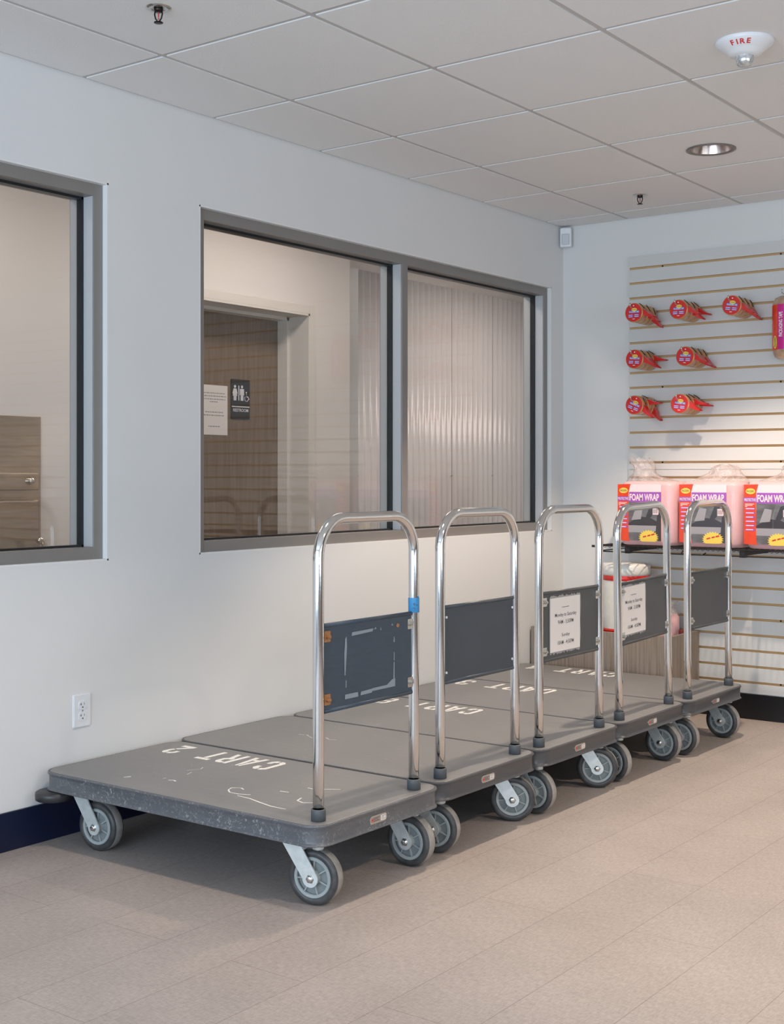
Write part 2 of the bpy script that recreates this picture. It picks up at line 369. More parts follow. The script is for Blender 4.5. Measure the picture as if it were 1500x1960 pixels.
# ------------------------------------------------------------------ room shell
HC = 2.4985
XR, YR = 6.5, -8.6
bm = nb(); add_box(bm, 0, XR, YR, 0, -0.06, 0)
struct(obj('floor', bm, M_floor), 'taupe vinyl plank floor with thin seams', 'floor')
W2 = (-2.703, -0.127, 0.893, 2.166); W1 = (-6.0, -3.140, 0.893, 2.166)
TH = 0.146
def wall_boxes(bm, spans, y0, y1, z0, z1, x0, x1):
    y = y0
    for (a, b, c, d) in sorted(spans):
        add_box(bm, x0, x1, y, a, z0, z1)
        add_box(bm, x0, x1, a, b, z0, c); add_box(bm, x0, x1, a, b, d, z1)
        y = b
    add_box(bm, x0, x1, y, y1, z0, z1)
bm = nb(); wall_boxes(bm, [W1, W2], YR-0.12, 3.4, -0.06, 2.9, -TH, 0)
struct(obj('wall_left', bm, M_wall), 'light grey wall with two interior windows', 'wall')
bm = nb(); add_box(bm, 0, XR+0.12, 0, 0.12, -0.06, 2.9)
struct(obj('wall_back', bm, M_wallback), 'white wall behind the slatwall', 'wall')
bm = nb(); wall_boxes(bm, [(-7.4, -2.6, 0.35, 2.35)], YR, 0, -0.06, 2.9, XR, XR+0.12)
struct(obj('wall_right', bm, mat('brown_wall', (0.24, 0.19, 0.15), 0.6)), 'brown wall with a storefront opening', 'wall')
bm = nb()
add_box(bm, 0, 0.3, YR-0.12, YR, -0.06, 2.9); add_box(bm, 5.9, XR+0.12, YR-0.12, YR, -0.06, 2.9)
add_box(bm, 0.3, 5.9, YR-0.12, YR, -0.06, 0.15); add_box(bm, 0.3, 5.9, YR-0.12, YR, 2.4, 2.9)
struct(obj('wall_rear', bm, M_wall), 'storefront wall behind the camera', 'wall')
def storefront(name, rearwall):
    t = bpy.data.objects.new(name, None); COL.objects.link(t); struct(t, 'dark framed storefront window', 'window')
    bm = nb()
    if rearwall:
        for x in (0.3, 1.42, 2.54, 3.66, 4.78, 5.85): add_box(bm, x, x+0.05, YR-0.09, YR-0.03, 0.15, 2.4)
        for z in (0.15, 2.35): add_box(bm, 0.3, 5.9, YR-0.09, YR-0.03, z, z+0.05)
    else:
        for y in (-7.4, -6.2, -5.0, -3.8, -2.65): add_box(bm, XR+0.03, XR+0.09, y, y+0.05, 0.35, 2.35)
        for z in (0.35, 2.3): add_box(bm, XR+0.03, XR+0.09, -7.4, -2.6, z, z+0.05)
    obj('frame', bm, M_black, t)
    bm = nb()
    if rearwall: add_box(bm, 0.3, 5.9, YR-0.065, YR-0.059, 0.15, 2.4)
    else: add_box(bm, XR+0.058, XR+0.064, -7.4, -2.6, 0.35, 2.35)
    obj('pane', bm, M_glass, t)
storefront('window_3', True); storefront('window_4', False)

# ceiling: 2 ft tiles in a narrow grid, holes for the downlights
GX, GY, SP = 0.3816, -0.1956, 0.611
xs = [0.0]+[GX+SP*k for k in range(0, 11)]; xs = [x for x in xs if x < XR]+[XR]
ys = [0.0]+[GY-SP*k for k in range(0, 15)]; ys = [y for y in ys if y > YR]+[YR]
bm = nb()
add_box(bm, 0, XR, YR, 0, HC+0.10, HC+0.12, 1)
g = 0.0100
def grid_strip(x0, x1, y0, y1, dz=0.0): add_box(bm, x0, x1, y0, y1, HC+0.003+dz, HC+0.012+dz, 1)
for x in xs: grid_strip(max(0, x-0.012), min(XR, x+0.012), YR, 0)
for y in ys: grid_strip(0, XR, max(YR, y-0.0118), min(0, y+0.0118), 0.0009)
for i in range(len(xs)-1):
    for j in range(len(ys)-1):
        x0, x1, y1, y0 = xs[i]+g, xs[i+1]-g, ys[j]-g, ys[j+1]+g
        if x1-x0 < 0.03 or y1-y0 < 0.03: continue
        hole = [c for c in DOWNLIGHTS if x0 < c[0] < x1 and y0 < c[1] < y1]
        if not hole: add_box(bm, x0, x1, y0, y1, HC, HC+0.02, 0)
        else:
            cx, cy = hole[0]; n = 32; R = 0.088
            inner = [(cx+R*math.cos(2*PI*k/n), cy+R*math.sin(2*PI*k/n)) for k in range(n)]
            outer = []
            for k in range(n):
                c, s = math.cos(2*PI*k/n), math.sin(2*PI*k/n)
                tx = ((x1-cx) if c > 0 else (x0-cx))/c if abs(c) > 1e-6 else 1e9
                ty = ((y1-cy) if s > 0 else (y0-cy))/s if abs(s) > 1e-6 else 1e9
                t = min(tx, ty); outer.append((cx+c*t, cy+s*t))
            a = [bm.verts.new((*p, HC)) for p in inner]; b = [bm.verts.new((*p, HC)) for p in outer]; c2 = [bm.verts.new((*p, HC+0.02)) for p in inner]
            for k in range(n):
                q = (k+1) % n
                bm.faces.new((a[k], a[q], b[q], b[k])); bm.faces.new((a[k], a[q], c2[q], c2[k]))
            for (a0, b0, c0, d0) in ((x0, x0+0.001, y0, y1), (x1-0.001, x1, y0, y1), (x0, x1, y0, y0+0.001), (x0, x1, y1-0.001, y1)): add_box(bm, a0, b0, c0, d0, HC, HC+0.02, 0)
struct(obj('ceiling', bm, [M_tile, M_grid], recalc=True), 'suspended ceiling of square tiles in a thin grid', 'ceiling')

# baseboards
bm = nb(); add_box(bm, 0, 0.010, YR, 0, 0, 0.122, bev=0.002)
struct(obj('baseboard_left', bm, M_base), 'navy blue vinyl baseboard', 'baseboard')
bm = nb(); add_box(bm, 0.010, XR, -0.010, 0, 0, 0.122, bev=0.002)
struct(obj('baseboard_back', bm, M_baseb), 'black vinyl baseboard under the slatwall', 'baseboard')

# interior windows of the left wall
def interior_window(name, y0, y1, z0, z1, mull):
    t = bpy.data.objects.new(name, None); COL.objects.link(t)
    struct(t, 'grey metal framed interior window into the corridor', 'window')
    bm = nb(); e = 0.003                     # drywall bead round the opening
    for a in ((y0-e, y0+e, z0-e, z1+e), (y1-e, y1+e, z0-e, z1+e), (y0-e, y1+e, z0-e, z0+e), (y0-e, y1+e, z1-e, z1+e)):
        add_box(bm, -0.022, 0.0004, *a)
    obj('corner_bead', bm, M_bead, t)
    F = 0.043; X0, X1 = -0.072, -0.022
    bm = nb()
    add_box(bm, X0, X1, y0, y0+F, z0, z1, bev=0.001); add_box(bm, X0, X1, y1-F, y1, z0, z1, bev=0.001)
    add_box(bm, X0, X1, y0+F, y1-F, z0, z0+F, bev=0.001); add_box(bm, X0, X1, y0+F, y1-F, z1-F, z1, bev=0.001)
    add_box(bm, -0.144, -0.098, y0, y0+F, z0, z1); add_box(bm, -0.144, -0.098, y1-F, y1, z0, z1)
    add_box(bm, -0.144, -0.098, y0+F, y1-F, z0, z0+F); add_box(bm, -0.144, -0.098, y0+F, y1-F, z1-F, z1)
    obj('frame', bm, M_frame, t)
    for m in mull:
        bm = nb()
        add_box(bm, X0, X1+0.002, m-F/2, m+F/2, z0+F, z1-F, bev=0.001)
        add_box(bm, -0.144, -0.098, m-F/2, m+F/2, z0+F, z1-F)
        for k in range(4): add_box(bm, X0+0.010+k*0.011, X0+0.012+k*0.011, m-F/2-0.0012, m-F/2, z0+F, z1-F)
        obj('mullion', bm, M_frame, t)
    cuts = [y0+F]+[c for m in mull for c in (m-F/2, m+F/2)]+[y1-F]
    for a, b in zip(cuts[::2], cuts[1::2]):
        bm = nb(); k = 0.009
        add_box(bm, -0.098, -0.072, a-0.004, a+k, z0+F, z1-F); add_box(bm, -0.098, -0.072, b-k, b+0.004, z0+F, z1-F)
        add_box(bm, -0.098, -0.072, a, b, z0+F-0.004, z0+F+k*0.8); add_box(bm, -0.098, -0.072, a, b, z1-F-k, z1-F+0.004)
        obj('gasket', bm, M_gasket, t)
        bm = nb(); add_box(bm, -0.089, -0.083, a+0.002, b-0.002, z0+F+0.002, z1-F-0.002)
        obj('pane', bm, M_glass, t)
        # paler skin on the sides facing the daylight, brightness painted into its colour
        bm = nb(); add_box(bm, X0+0.001, X1-0.004, b-0.0015, b-0.0002, z0+F+0.001, z1-F-0.001); add_box(bm, -0.140, -0.099, b-0.0015, b-0.0002, z0+F+0.001, z1-F-0.001)
        obj('sash_lit_side', bm, M_framelit, t)
    return t
interior_window('window_1', *W1, [])
interior_window('window_2', *W2, [-1.402])

# ------------------------------------------------------------------ corridor behind the glass
XD = -1.56        # face of the door wall
bm = nb(); add_box(bm, -2.3, -TH, -7.0, 3.4, -0.06, 0)
struct(obj('floor_corridor', bm, M_hallfloor), 'corridor floor', 'floor')
bm = nb(); add_box(bm, -2.3, -TH, -7.0, 3.4, 2.70, 2.76)
struct(obj('ceiling_corridor', bm, M_hall), 'corridor ceiling', 'ceiling')
DY0, DY1, DZ = -1.26, -0.25, 2.13
bm = nb()
add_box(bm, -2.3, XD, -7.0, DY0, 0, 2.7); add_box(bm, -2.3, XD, DY0, DY1, DZ, 2.7); add_box(bm, -2.3, XD, DY1, 0.14, 0, 2.7)
struct(obj('wall_corridor', bm, M_hall), 'cream corridor wall around the restroom door', 'wall')
bm = nb(); add_box(bm, -2.3, -1.84, 0.14, 3.4, 0, 2.7); add_box(bm, -2.3, -TH, 3.3, 3.4, 0, 2.7); add_box(bm, -2.3, -TH, -7.1, -7.0, 0, 2.7)
struct(obj('wall_corridor_end', bm, M_hall), 'corridor wall behind the corrugated panels', 'wall')
bm = nb(); add_box(bm, -1.86, -TH-0.002, 0.14+2.6, 3.3, 0, 2.7)
struct(obj('wall_corridor_return', bm, M_hall), 'pale wall ending the corrugated panels', 'wall')
# door
d = bpy.data.objects.new('door_1', None); COL.objects.link(d); struct(d, 'brown wood restroom door in a white recessed frame', 'door')
bm = nb(); add_box(bm, -1.82, -1.778, DY0+0.03, DY1-0.01, 0.01, DZ-0.015)
obj('door_leaf', bm, M_door, d)
bm = nb()
for (a, b, c, e) in ((DY1-0.012, DY1, 0, DZ), (DY0, DY0+0.012, 0, DZ), (DY0, DY1, DZ-0.012, DZ)): add_box(bm, -1.83, XD+0.012, a, b, c, e)
for (a, b, c, e) in ((DY1, DY1+0.05, 0, DZ+0.05), (DY0-0.05, DY0, 0, DZ+0.05), (DY0, DY1, DZ, DZ+0.05)): add_box(bm, XD, XD+0.012, a, b, c, e, bev=0.002)
for (a, b, c, e) in ((DY1-0.03, DY1-0.012, 0, DZ), (DY0+0.012, DY0+0.03, 0, DZ), (DY0, DY1, DZ-0.03, DZ-0.012)): add_box(bm, -1.775, -1.70, a, b, c, e)
obj('door_frame', bm, mat('cream_door_frame', (0.66, 0.63, 0.58), 0.45), d)
bm = nb(); tube(bm, [(-1.775, DY0+0.1, 1.0), (-1.72, DY0+0.1, 1.0), (-1.72, DY0+0.22, 1.0)], 0.009, 12)
obj('door_handle', bm, M_steelc, d)
# restroom sign
SX = -1.776
t = thing('restroom_sign', 'black restroom sign with white figures on the brown door', 'sign', (SX, -0.603, 1.62))
F0 = fr((0, 0, 0), (0, 1, 0), (0, 0, 1))
bm = nb(); prism(bm, rrect(-0.077, 0.077, -0.114, 0.114, 0.006), 0, 0.004, F0)
obj('plaque', bm, mat('black_sign_plastic', (0.012, 0.014, 0.02), 0.35), t)
bm = nb()
def fig(cx, top, w, skirt):
    prism(bm, circ(cx, top-0.008, 0.0085, 0.0085, 14), 0.004, 0.005, F0)
    if skirt:
        prism(bm, [(cx-0.012, top-0.020),(cx+0.012, top-0.020),(cx+0.021, top-0.048),(cx+0.016, top-0.050),(cx+0.010, top-0.034),(cx+0.019, top-0.062),(cx-0.019, top-0.062),(cx-0.010, top-0.034),(cx-0.016, top-0.050),(cx-0.021, top-0.048)], 0.004, 0.005, F0)
        for s in (-1, 1): prism(bm, rect(cx+s*0.006-0.005, cx+s*0.006+0.005, top-0.088, top-0.060), 0.004, 0.005, F0)
    else:
        prism(bm, [(cx-0.016, top-0.020),(cx+0.016, top-0.020),(cx+0.018, top-0.056),(cx+0.013, top-0.056),(cx+0.0115, top-0.030),(cx+0.011, top-0.056),(cx-0.011, top-0.056),(cx-0.0115, top-0.030),(cx-0.013, top-0.056),(cx-0.018, top-0.056)], 0.004, 0.005, F0)
        for s in (-1, 1): prism(bm, rect(cx+s*0.006-0.005, cx+s*0.006+0.005, top-0.088, top-0.055), 0.004, 0.005, F0)
fig(-0.046, 0.080, 0.02, True); fig(0.012, 0.080, 0.02, False)
prism(bm, rect(-0.018, -0.011, -0.008, 0.078), 0.004, 0.005, F0)
tube(bm, [F0 @ V(0.050+0.016*math.cos(a), 0.006+0.016*math.sin(a), 0.0045) for a in [PI*0.75+1.45*PI*k/16 for k in range(17)]], 0.0018, 8)
prism(bm, circ(0.048, 0.041, 0.005, 0.005, 12), 0.004, 0.005, F0)
prism(bm, [(0.046,0.034),(0.050,0.034),(0.051,0.014),(0.062,0.013),(0.068,0.000),(0.072,0.002),(0.074,0.006),(0.070,0.006),(0.064,0.018),(0.051,0.020),(0.050,0.024)], 0.004, 0.005, F0)
prism(bm, rect(-0.072, 0.074, -0.046, -0.040), 0.004, 0.005, F0)
text_into(bm, 'RESTROOM', F0 @ Matrix.Translation((0.002, -0.063, 0.0042)), 0.126, 0.018, 0.02)
obj('pictogram', bm, mat('white_sign_print', (0.72, 0.71, 0.75), 0.4), t)
t = thing('paper_notice', 'white paper notice taped to the brown door beside the restroom sign', 'notice', (SX, -0.815, 1.55))
bm = nb(); prism(bm, rect(-0.108, 0.108, -0.14, 0.14), 0, 0.0008, F0); obj('sheet', bm, M_paper, t)
for zc, ws in ((0.095, 0.17), (0.078, 0.19), (0.061, 0.18), (0.046, 0.07), (-0.012, 0.14), (-0.030, 0.17), (-0.092, 0.09)):
    bm = nb(); x = -ws/2
    while x < ws/2-0.004:
        w = random.uniform(0.006, 0.022); prism(bm, rect(x, min(x+w, ws/2), zc-0.0028, zc+0.0028), 0.0009, 0.0011, F0); x += w+0.004
    obj('print_line', bm, M_inkf, t)
# corrugated panels
for k in range(5):
    bm = nb(); y0 = 0.53+0.5424*k; n = 8*12; pts = []
    for i in range(n+1):
        y = y0+0.5424*i/n; pts.append((-1.815+0.011*math.cos(2*PI*i/12), y))
    if k == 4: pts = pts[:1]
    if len(pts) > 2:
        a = [bm.verts.new((x, y, 0)) for x, y in pts]; b = [bm.verts.new((x, y, 2.52)) for x, y in pts]
        a2 = [bm.verts.new((x-0.002, y, 0)) for x, y in pts]; b2 = [bm.verts.new((x-0.002, y, 2.52)) for x, y in pts]
        for i in range(n):
            for (p, q) in ((a, b), (b2, a2)):
                f = bm.faces.new((p[i], p[i+1], q[i+1], q[i])); f.smooth = True
            bm.faces.new((b[i], b[i+1], b2[i+1], b2[i]))
        for i in (0, 4, 8): 
            yy = y0+0.5424*i/8+(0.009 if i == 0 else -0.009 if i == 8 else 0)
            lathe(bm, [(0.0, 0.004), (0.005, 0.003), (0.006, 0)], 8, 'x', Matrix.Translation((-1.806, yy, 1.185)))
        bm2 = bm
        o = obj('corrugated_panel', bm2, M_frp)
        tag(o, ['white corrugated wall panel beside the door wall, seen through the middle pane', 'white corrugated wall panel, first full one behind the right pane', 'white corrugated wall panel, second from the right behind the right pane', 'rightmost white corrugated wall panel behind the right pane'][k], 'wall panel', 'corrugated panels along the corridor')
    else: bm.free()
bm = nb()
for k in range(1, 4): add_box(bm, -1.812, -1.8035, 0.53+0.5424*k-0.0018, 0.53+0.5424*k+0.0018, 0, 2.52)
struct(obj('trim_1', bm, M_frame), 'thin dark seams between corrugated panels', 'trim')
bm = nb(); add_box(bm, -1.84, -1.80, 0.38, 0.53, 0, 2.52)
struct(obj('trim_2', bm, mat('pale_trim_strip', (0.60, 0.62, 0.62), 0.4)), 'flat pale trim strip beside the corrugated panels', 'trim')

# drinking fountain
t = thing('drinking_fountain', 'stainless steel drinking fountain on the corridor wall behind the left window', 'drinking fountain', (XD, -2.6, 0))
bm = nb(); add_box(bm, 0.001, 0.012, -0.60, 0.405, 0.62, 1.455, bev=0.002); obj('back_plate', bm, M_steel, t)
bm = nb(); add_box(bm, 0.012, 0.060, -0.55, 0.360, 1.112, 1.192, bev=0.006)
add_box(bm, 0.012, 0.100, -0.55, 0.328, 0.70, 1.068, bev=0.008); obj('upper_basin', bm, M_steel, t)
bm = nb(); lathe(bm, [(0.0, 0.03), (0.012, 0.029), (0.016, 0.02), (0.019, 0.0)], 20, 'x', Matrix.Translation((0.060, 0.300, 1.155))); obj('push_button', bm, M_steelc, t)
bm = nb(); add_box(bm, 0.012, 0.24, 0.10, 0.42, 0.60, 0.83, bev=0.02); obj('lower_basin', bm, M_steel, t)
bm = nb()
tube(bm, [(0.18, 0.292, 0.82), (0.18, 0.292, 0.865), (0.18, 0.284, 0.884), (0.18, 0.268, 0.890), (0.18, 0.256, 0.880)], 0.013, 12)
obj('bubbler', bm, M_steelc, t)

# ------------------------------------------------------------------ ceiling fittings
def downlight(x, y, label, k=1.0, cone=(128, 0.9)):
    t = thing('downlight', label, 'ceiling light', (x, y, HC), 0, 'recessed ceiling downlights')
    bm = nb(); lathe(bm, [(0.088, 0.001), (0.098, -0.001), (0.099, -0.004), (0.086, -0.005), (0.083, 0.0)], 40); obj('trim_ring', bm, M_cantrim, t)
    bm = nb(); lathe(bm, [(0.084, -0.001), (0.078, 0.03), (0.066, 0.07), (0.052, 0.088), (0.0, 0.09)], 40); obj('reflector', bm, M_can, t, recalc=False)
    bm = nb(); lathe(bm, [(0.0, 0.052), (0.02, 0.054), (0.032, 0.062), (0.034, 0.088)], 24); obj('lamp', bm, M_lampglow, t)
    d = bpy.data.lights.new('downlight_beam', 'SPOT'); d.energy = DOWNLIGHT_POWER*k; d.color = (1.0, 0.80, 0.62)
    d.spot_size = math.radians(cone[0]); d.spot_blend = cone[1]; d.shadow_soft_size = 0.03 if y > -2 else 0.085
    o = bpy.data.objects.new('beam', d); COL.objects.link(o); o.parent = t; o.location = (0, 0, -0.008)
    return t
labs = ['recessed round downlight in the tile near the slatwall', 'recessed downlight above the front carts, outside the frame', 'recessed downlight near the right end of the slatwall, outside the frame', 'recessed downlight at the right side of the room, outside the frame', 'recessed downlight over the left end of the room, behind the camera view', 'recessed downlight directly over the camera side of the room']
for (x, y), l, k, c in zip(DOWNLIGHTS, labs, DOWNLIGHT_SCALE, DOWNLIGHT_CONE): downlight(x, y, l, k, c)

def sprinkler(x, y, label):
    t = thing('fire_sprinkler', label, 'sprinkler', (x, y, HC), math.radians(20), 'ceiling sprinkler heads')
    bm = nb(); lathe(bm, [(0.014, 0.0), (0.018, -0.004), (0.030, -0.004), (0.036, -0.001), (0.037, 0.0)], 32); obj('escutcheon', bm, M_zinc2, t)
    bm = nb(); lathe(bm, [(0.0, -0.012), (0.011, -0.012), (0.013, -0.006), (0.013, 0.0)], 20)
    for s in (-1, 1): tube(bm, [(s*0.010, 0, -0.006), (s*0.012, 0, -0.018), (s*0.009, 0, -0.030), (s*0.003, 0, -0.038)], 0.0022, 8)
    obj('frame_arms', bm, M_brown, t)
    bm = nb(); lathe(bm, [(0.0, -0.034), (0.002, -0.033), (0.0022, -0.014), (0.0, -0.012)], 10); obj('glass_bulb', bm, M_bulb, t)
    bm = nb(); lathe(bm, [(0.0, -0.036), (0.004, -0.038), (0.013, -0.041), (0.013, -0.0425), (0.0, -0.0415)], 24); obj('deflector', bm, M_brown, t)
sprinkler(0.684, -3.551, 'chrome sprinkler head at top left of the ceiling, nearest the camera')
sprinkler(0.684, -0.491, 'small sprinkler head in the ceiling above the slatwall corner')

FX, FY = 1.905, -2.29
t = thing('fire_alarm_strobe', 'round white fire alarm strobe with red FIRE lettering on the ceiling', 'fire alarm', (FX, FY, HC))
bm = nb(); lathe(bm, [(0.086, 0.0), (0.088, -0.006), (0.084, -0.012), (0.060, -0.030), (0.057, -0.031), (0.050, -0.040), (0.036, -0.046), (0.0, -0.047)], 48); obj('housing', bm, M_white, t)
bm = nb(); lathe(bm, [(0.025, -0.040), (0.027, -0.046), (0.026, -0.066), (0.020, -0.074), (0.0, -0.076)], 24); obj('strobe_lens', bm, M_lens, t)
bm = nb()
toc = Vector((3.417-FX, -6.122-FY, 0)).normalized(); lft = Vector((-0.803, -0.597, 0))
sl = math.atan2(0.018, 0.024)
for k, chh in enumerate('FIRE'):
    ang = (0.60-0.255*k)
    o = (toc*math.cos(ang)+lft*math.sin(ang)).normalized()
    nrm = (o*math.sin(sl)+V(0, 0, -1)*math.cos(sl)).normalized(); up = (o*math.cos(sl)+V(0, 0, 1)*math.sin(sl)).normalized()
    p = o*0.0725+V(0, 0, -0.0206)+nrm*0.0004
    text_into(bm, chh, fr(p, up.cross(nrm), up), None, 0.0185, 0.03)
obj('lettering', bm, M_redt, t)

t = thing('motion_sensor', 'small white motion sensor in the corner under the ceiling', 'sensor', (0.036, -0.034, 2.437), math.radians(45))
bm = nb(); add_box(bm, -0.030, 0.030, -0.018, 0.020, -0.052, 0.050, bev=0.006); obj('housing', bm, M_white, t)
bm = nb(); add_box(bm, -0.020, 0.020, -0.023, -0.017, -0.040, 0.016, bev=0.004); obj('lens_window', bm, mat('sensor_lens', (0.55, 0.58, 0.62), 0.3), t)
for ch in t.children: pass
t.rotation_euler = (0, 0, math.radians(20))

# ------------------------------------------------------------------ wall outlet
t = thing('wall_outlet', 'white duplex power outlet low on the left wall', 'outlet', (0.0, -3.2535, 0.398))
FW = fr((0, 0, 0), (0, 1, 0), (0, 0, 1))
bm = nb(); prism(bm, rrect(-0.0365, 0.0365, -0.0545, 0.0545, 0.003), 0, 0.003, FW); prism(bm, rrect(-0.034, 0.034, -0.052, 0.052, 0.003), 0.003, 0.0055, FW); obj('cover_plate', bm, M_white, t)
for s in (-1, 1):
    bm = nb(); prism(bm, rrect(-0.0165, 0.0165, s*0.0185-0.0145, s*0.0185+0.0145, 0.009), 0.0055, 0.007, FW); r_ = obj('receptacle', bm, M_white, t)
    bm = nb(); prism(bm, rect(-0.0075, -0.0055, s*0.0185+0.000, s*0.0185+0.008), 0.0071, 0.0073, FW); prism(bm, rect(-0.011, -0.0055, s*0.0185+0.002, s*0.0185+0.0045), 0.0071, 0.0073, FW)
    prism(bm, rect(0.0055, 0.0072, s*0.0185+0.000, s*0.0185+0.008), 0.0071, 0.0073, FW); prism(bm, circ(0, s*0.0185-0.007, 0.003, 0.003, 10), 0.0071, 0.0073, FW)
    obj('slots', bm, M_ink, r_)
bm = nb(); prism(bm, circ(0, 0, 0.003, 0.003, 12), 0.0055, 0.0066, FW); obj('screw', bm, M_zinc2, t)

# ------------------------------------------------------------------ slatwall
SZ0, SZ1, SX0, SX1 = 0.128, 2.296, 0.391, 5.6
PITCH = 0.0762; G0 = 2.238; GH = 0.0060; SPLIT = 1.2105
def slat_sheet(z0, z1, label, screws):
    t = thing('slatwall_sheet', label, 'slatwall', (0, 0, z0), 0, 'grey slatwall sheets on the end wall')
    bm = nb(); edges = []
    k = 0; gz = []
    while G0-PITCH*k > z0-0.01:
        z = G0-PITCH*k
        if z0+0.01 < z < z1-0.01: gz.append(z)
        k += 1
    gz = sorted(gz); bounds = [z0]+[v for z in gz for v in (z-GH, z+GH)]+[z1]
    for a, b in zip(bounds[::2], bounds[1::2]): add_box(bm, SX0, SX1, -0.019, -0.0065, a-z0, b-z0, 0)
    add_box(bm, SX0, SX1, -0.0068, -0.0005, 0, z1-z0, 1)
    for z in gz:      # tan lining of each groove, reaching nearly to the face
        for s in (-1, 1): add_box(bm, SX0+0.0004, SX1-0.001, -0.0182, -0.0068, z-z0+s*GH-0.0005, z-z0+s*GH+0.0005, 1)
    obj('board', bm, [M_slat, M_mdf], t)
    for k in screws:
        for x in (0.5739, 1.1834, 1.793, 2.40):
            bm = nb(); lathe(bm, [(0.0, -0.0105), (0.0038, -0.0105), (0.0045, -0.0065)], 10, 'y', Matrix.Translation((x, 0, G0-PITCH*k-z0))); obj('screw_head', bm, M_dark, t)
slat_sheet(SPLIT+0.001, SZ1, 'upper grey slatwall sheet holding the red tape rolls', (0, 4, 8, 13))
slat_sheet(SZ0, SPLIT-0.001, 'lower grey slatwall sheet behind the wire shelf and carts', (23, 27))

# ------------------------------------------------------------------ tape rolls on slatwall hooks
def text_mesh_lines(): pass
RR = 0.0475
def make_roll():
    t = thing('tape_roll', '', 'tape', (0, 0, 0), 0, 'packing tape rolls hanging on slatwall hooks')
    bm = nb(); w = 0.052
    lathe(bm, [(0.020, 0.0), (RR-0.002, 0.0), (RR, -0.002), (RR, -w+0.002), (RR-0.002, -w), (0.020, -w), (0.020, 0.0)], 32, 'y')
    obj('roll', bm, M_tapet, t)
    FF = fr((0, -w-0.0004, 0), (1, 0, 0), (0, 0, 1))
    bm = nb(); prism(bm, circ(0, 0, RR-0.003, RR-0.003, 32), 0, 0.001, FF, 0)
    prism(bm, [(-0.026,-0.001),(0.031,-0.003),(0.029,0.008),(0.012,0.012),(-0.014,0.012),(-0.026,0.008)], 0.001, 0.0014, FF, 1)
    prism(bm, circ(0.004, 0.014, 0.015, 0.0085, 18), 0.0015, 0.0019, FF, 2)
    text_into(bm, 'PACKERS', FF @ Matrix.Translation((0.004, 0.014, 0.0021)), 0.022, 0.005, 0.0, mi=4)
    text_into(bm, 'PACKAGING TAPE', FF @ Matrix.Translation((0.003, 0.003, 0.0017)), 0.052, 0.0085, 0.02, mi=3)
    for s in (-1, 1):
        for z in (-0.012, -0.020): prism(bm, rect(s*0.016-0.013, s*0.016+0.013, z-0.0032, z+0.0030), 0.001, 0.0014, FF, 1); prism(bm, rect(s*0.016-0.011, s*0.016+0.011, z-0.0014, z+0.0012), 0.0014, 0.0017, FF, 3)
    prism(bm, rect(-0.006, 0.006, -0.0325, -0.030), 0.001, 0.0014, FF, 3)
    prism(bm, circ(0, 0.034, 0.003, 0.003, 10), 0.001, 0.0014, FF, 3)
    obj('label', bm, [M_red, M_blue, M_yel, M_whitet, M_greeni], t)
    # red cutter blade: wedge on the side of the roll ending in a toothed tip
    bm = nb()
    FF = fr((0, -w/2, 0), (1, 0, 0), (0, 0, 1))
    wedge = [(RR-0.003, 0.016), (RR+0.012, 0.006), (0.074, -0.008), (0.104, -0.023), (0.094, -0.027), (0.066, -0.020), (RR-0.001, -0.014), (RR-0.004, -0.006)]
    prism(bm, wedge, -0.018, 0.018, FF)
    for q in range(5): prism(bm, [(0.098, -0.023), (0.106, -0.027), (0.098, -0.027)], -0.018+q*0.0074, -0.018+q*0.0074+0.0045, FF)
    obj('cutter', bm, M_red, t)
    # dark wire handle clip across the top
    bm = nb(); tube(bm, [(0.020, -0.030, RR), (0.034, -0.030, 0.036), (0.046, -0.026, 0.020)], 0.0018, 6); obj('clip', bm, M_brown, t)
    return t
roll0 = make_roll(); used = [False]
HOOKS = [(0.512, 2.009, -0.215, 'first hook of the top row'), (0.742, 2.016, -0.20, 'second hook of the top row'), (1.008, 2.010, -0.19, 'third hook of the top row'),
         (0.508, 1.780, -0.20, 'left hook of the middle row'), (0.772, 1.782, -0.19, 'right hook of the middle row'),
         (0.510, 1.552, -0.205, 'left hook of the bottom row'), (0.742, 1.552, -0.185, 'right hook of the bottom row')]
TILT = {0: (0, 10, 24), 1: (0, 12, -4), 2: (8, 14, 20), 3: (4, 10, -14), 4: (4, 12, 14), 5: (22, -20, 30), 6: (6, -14, -10)}
for h, (hx, hz, hy, hl) in enumerate(HOOKS):
    gk = round((G0-hz)/PITCH); gz = G0-gk*PITCH
    t = thing('display_hook', 'chrome slatwall hook, '+hl, 'hook', (hx, -0.018, gz), 0, 'chrome hooks in the slatwall')
    bm = nb(); add_box(bm, -0.016, 0.016, -0.004, 0.0, -0.010, 0.013, bev=0.001); obj('base_plate', bm, M_zinc2, t)
    L = hy+0.018-0.03
    bm = nb(); tube(bm, [(0, -0.002, 0), (0, L+0.012, 0), (0, L, 0.006), (0, L-0.004, 0.022)], 0.0028, 10); obj('rod', bm, M_zinc2, t)
    for n in range(3):
        y = hy+0.058*(2-n)+0.058-0.004
        if n == 2: y = hy+0.052
        o = roll0 if not used[0] else copy_tree(roll0); used[0] = True
        o.location = (hx+0.004, y, gz-0.0225+0.0)
        o.rotation_euler = (0, math.radians(TILT[h][2-n]), 0)
        o['label'] = ('red-labelled packing tape roll, %s on the %s' % (('rearmost', 'middle one', 'frontmost')[n], hl))
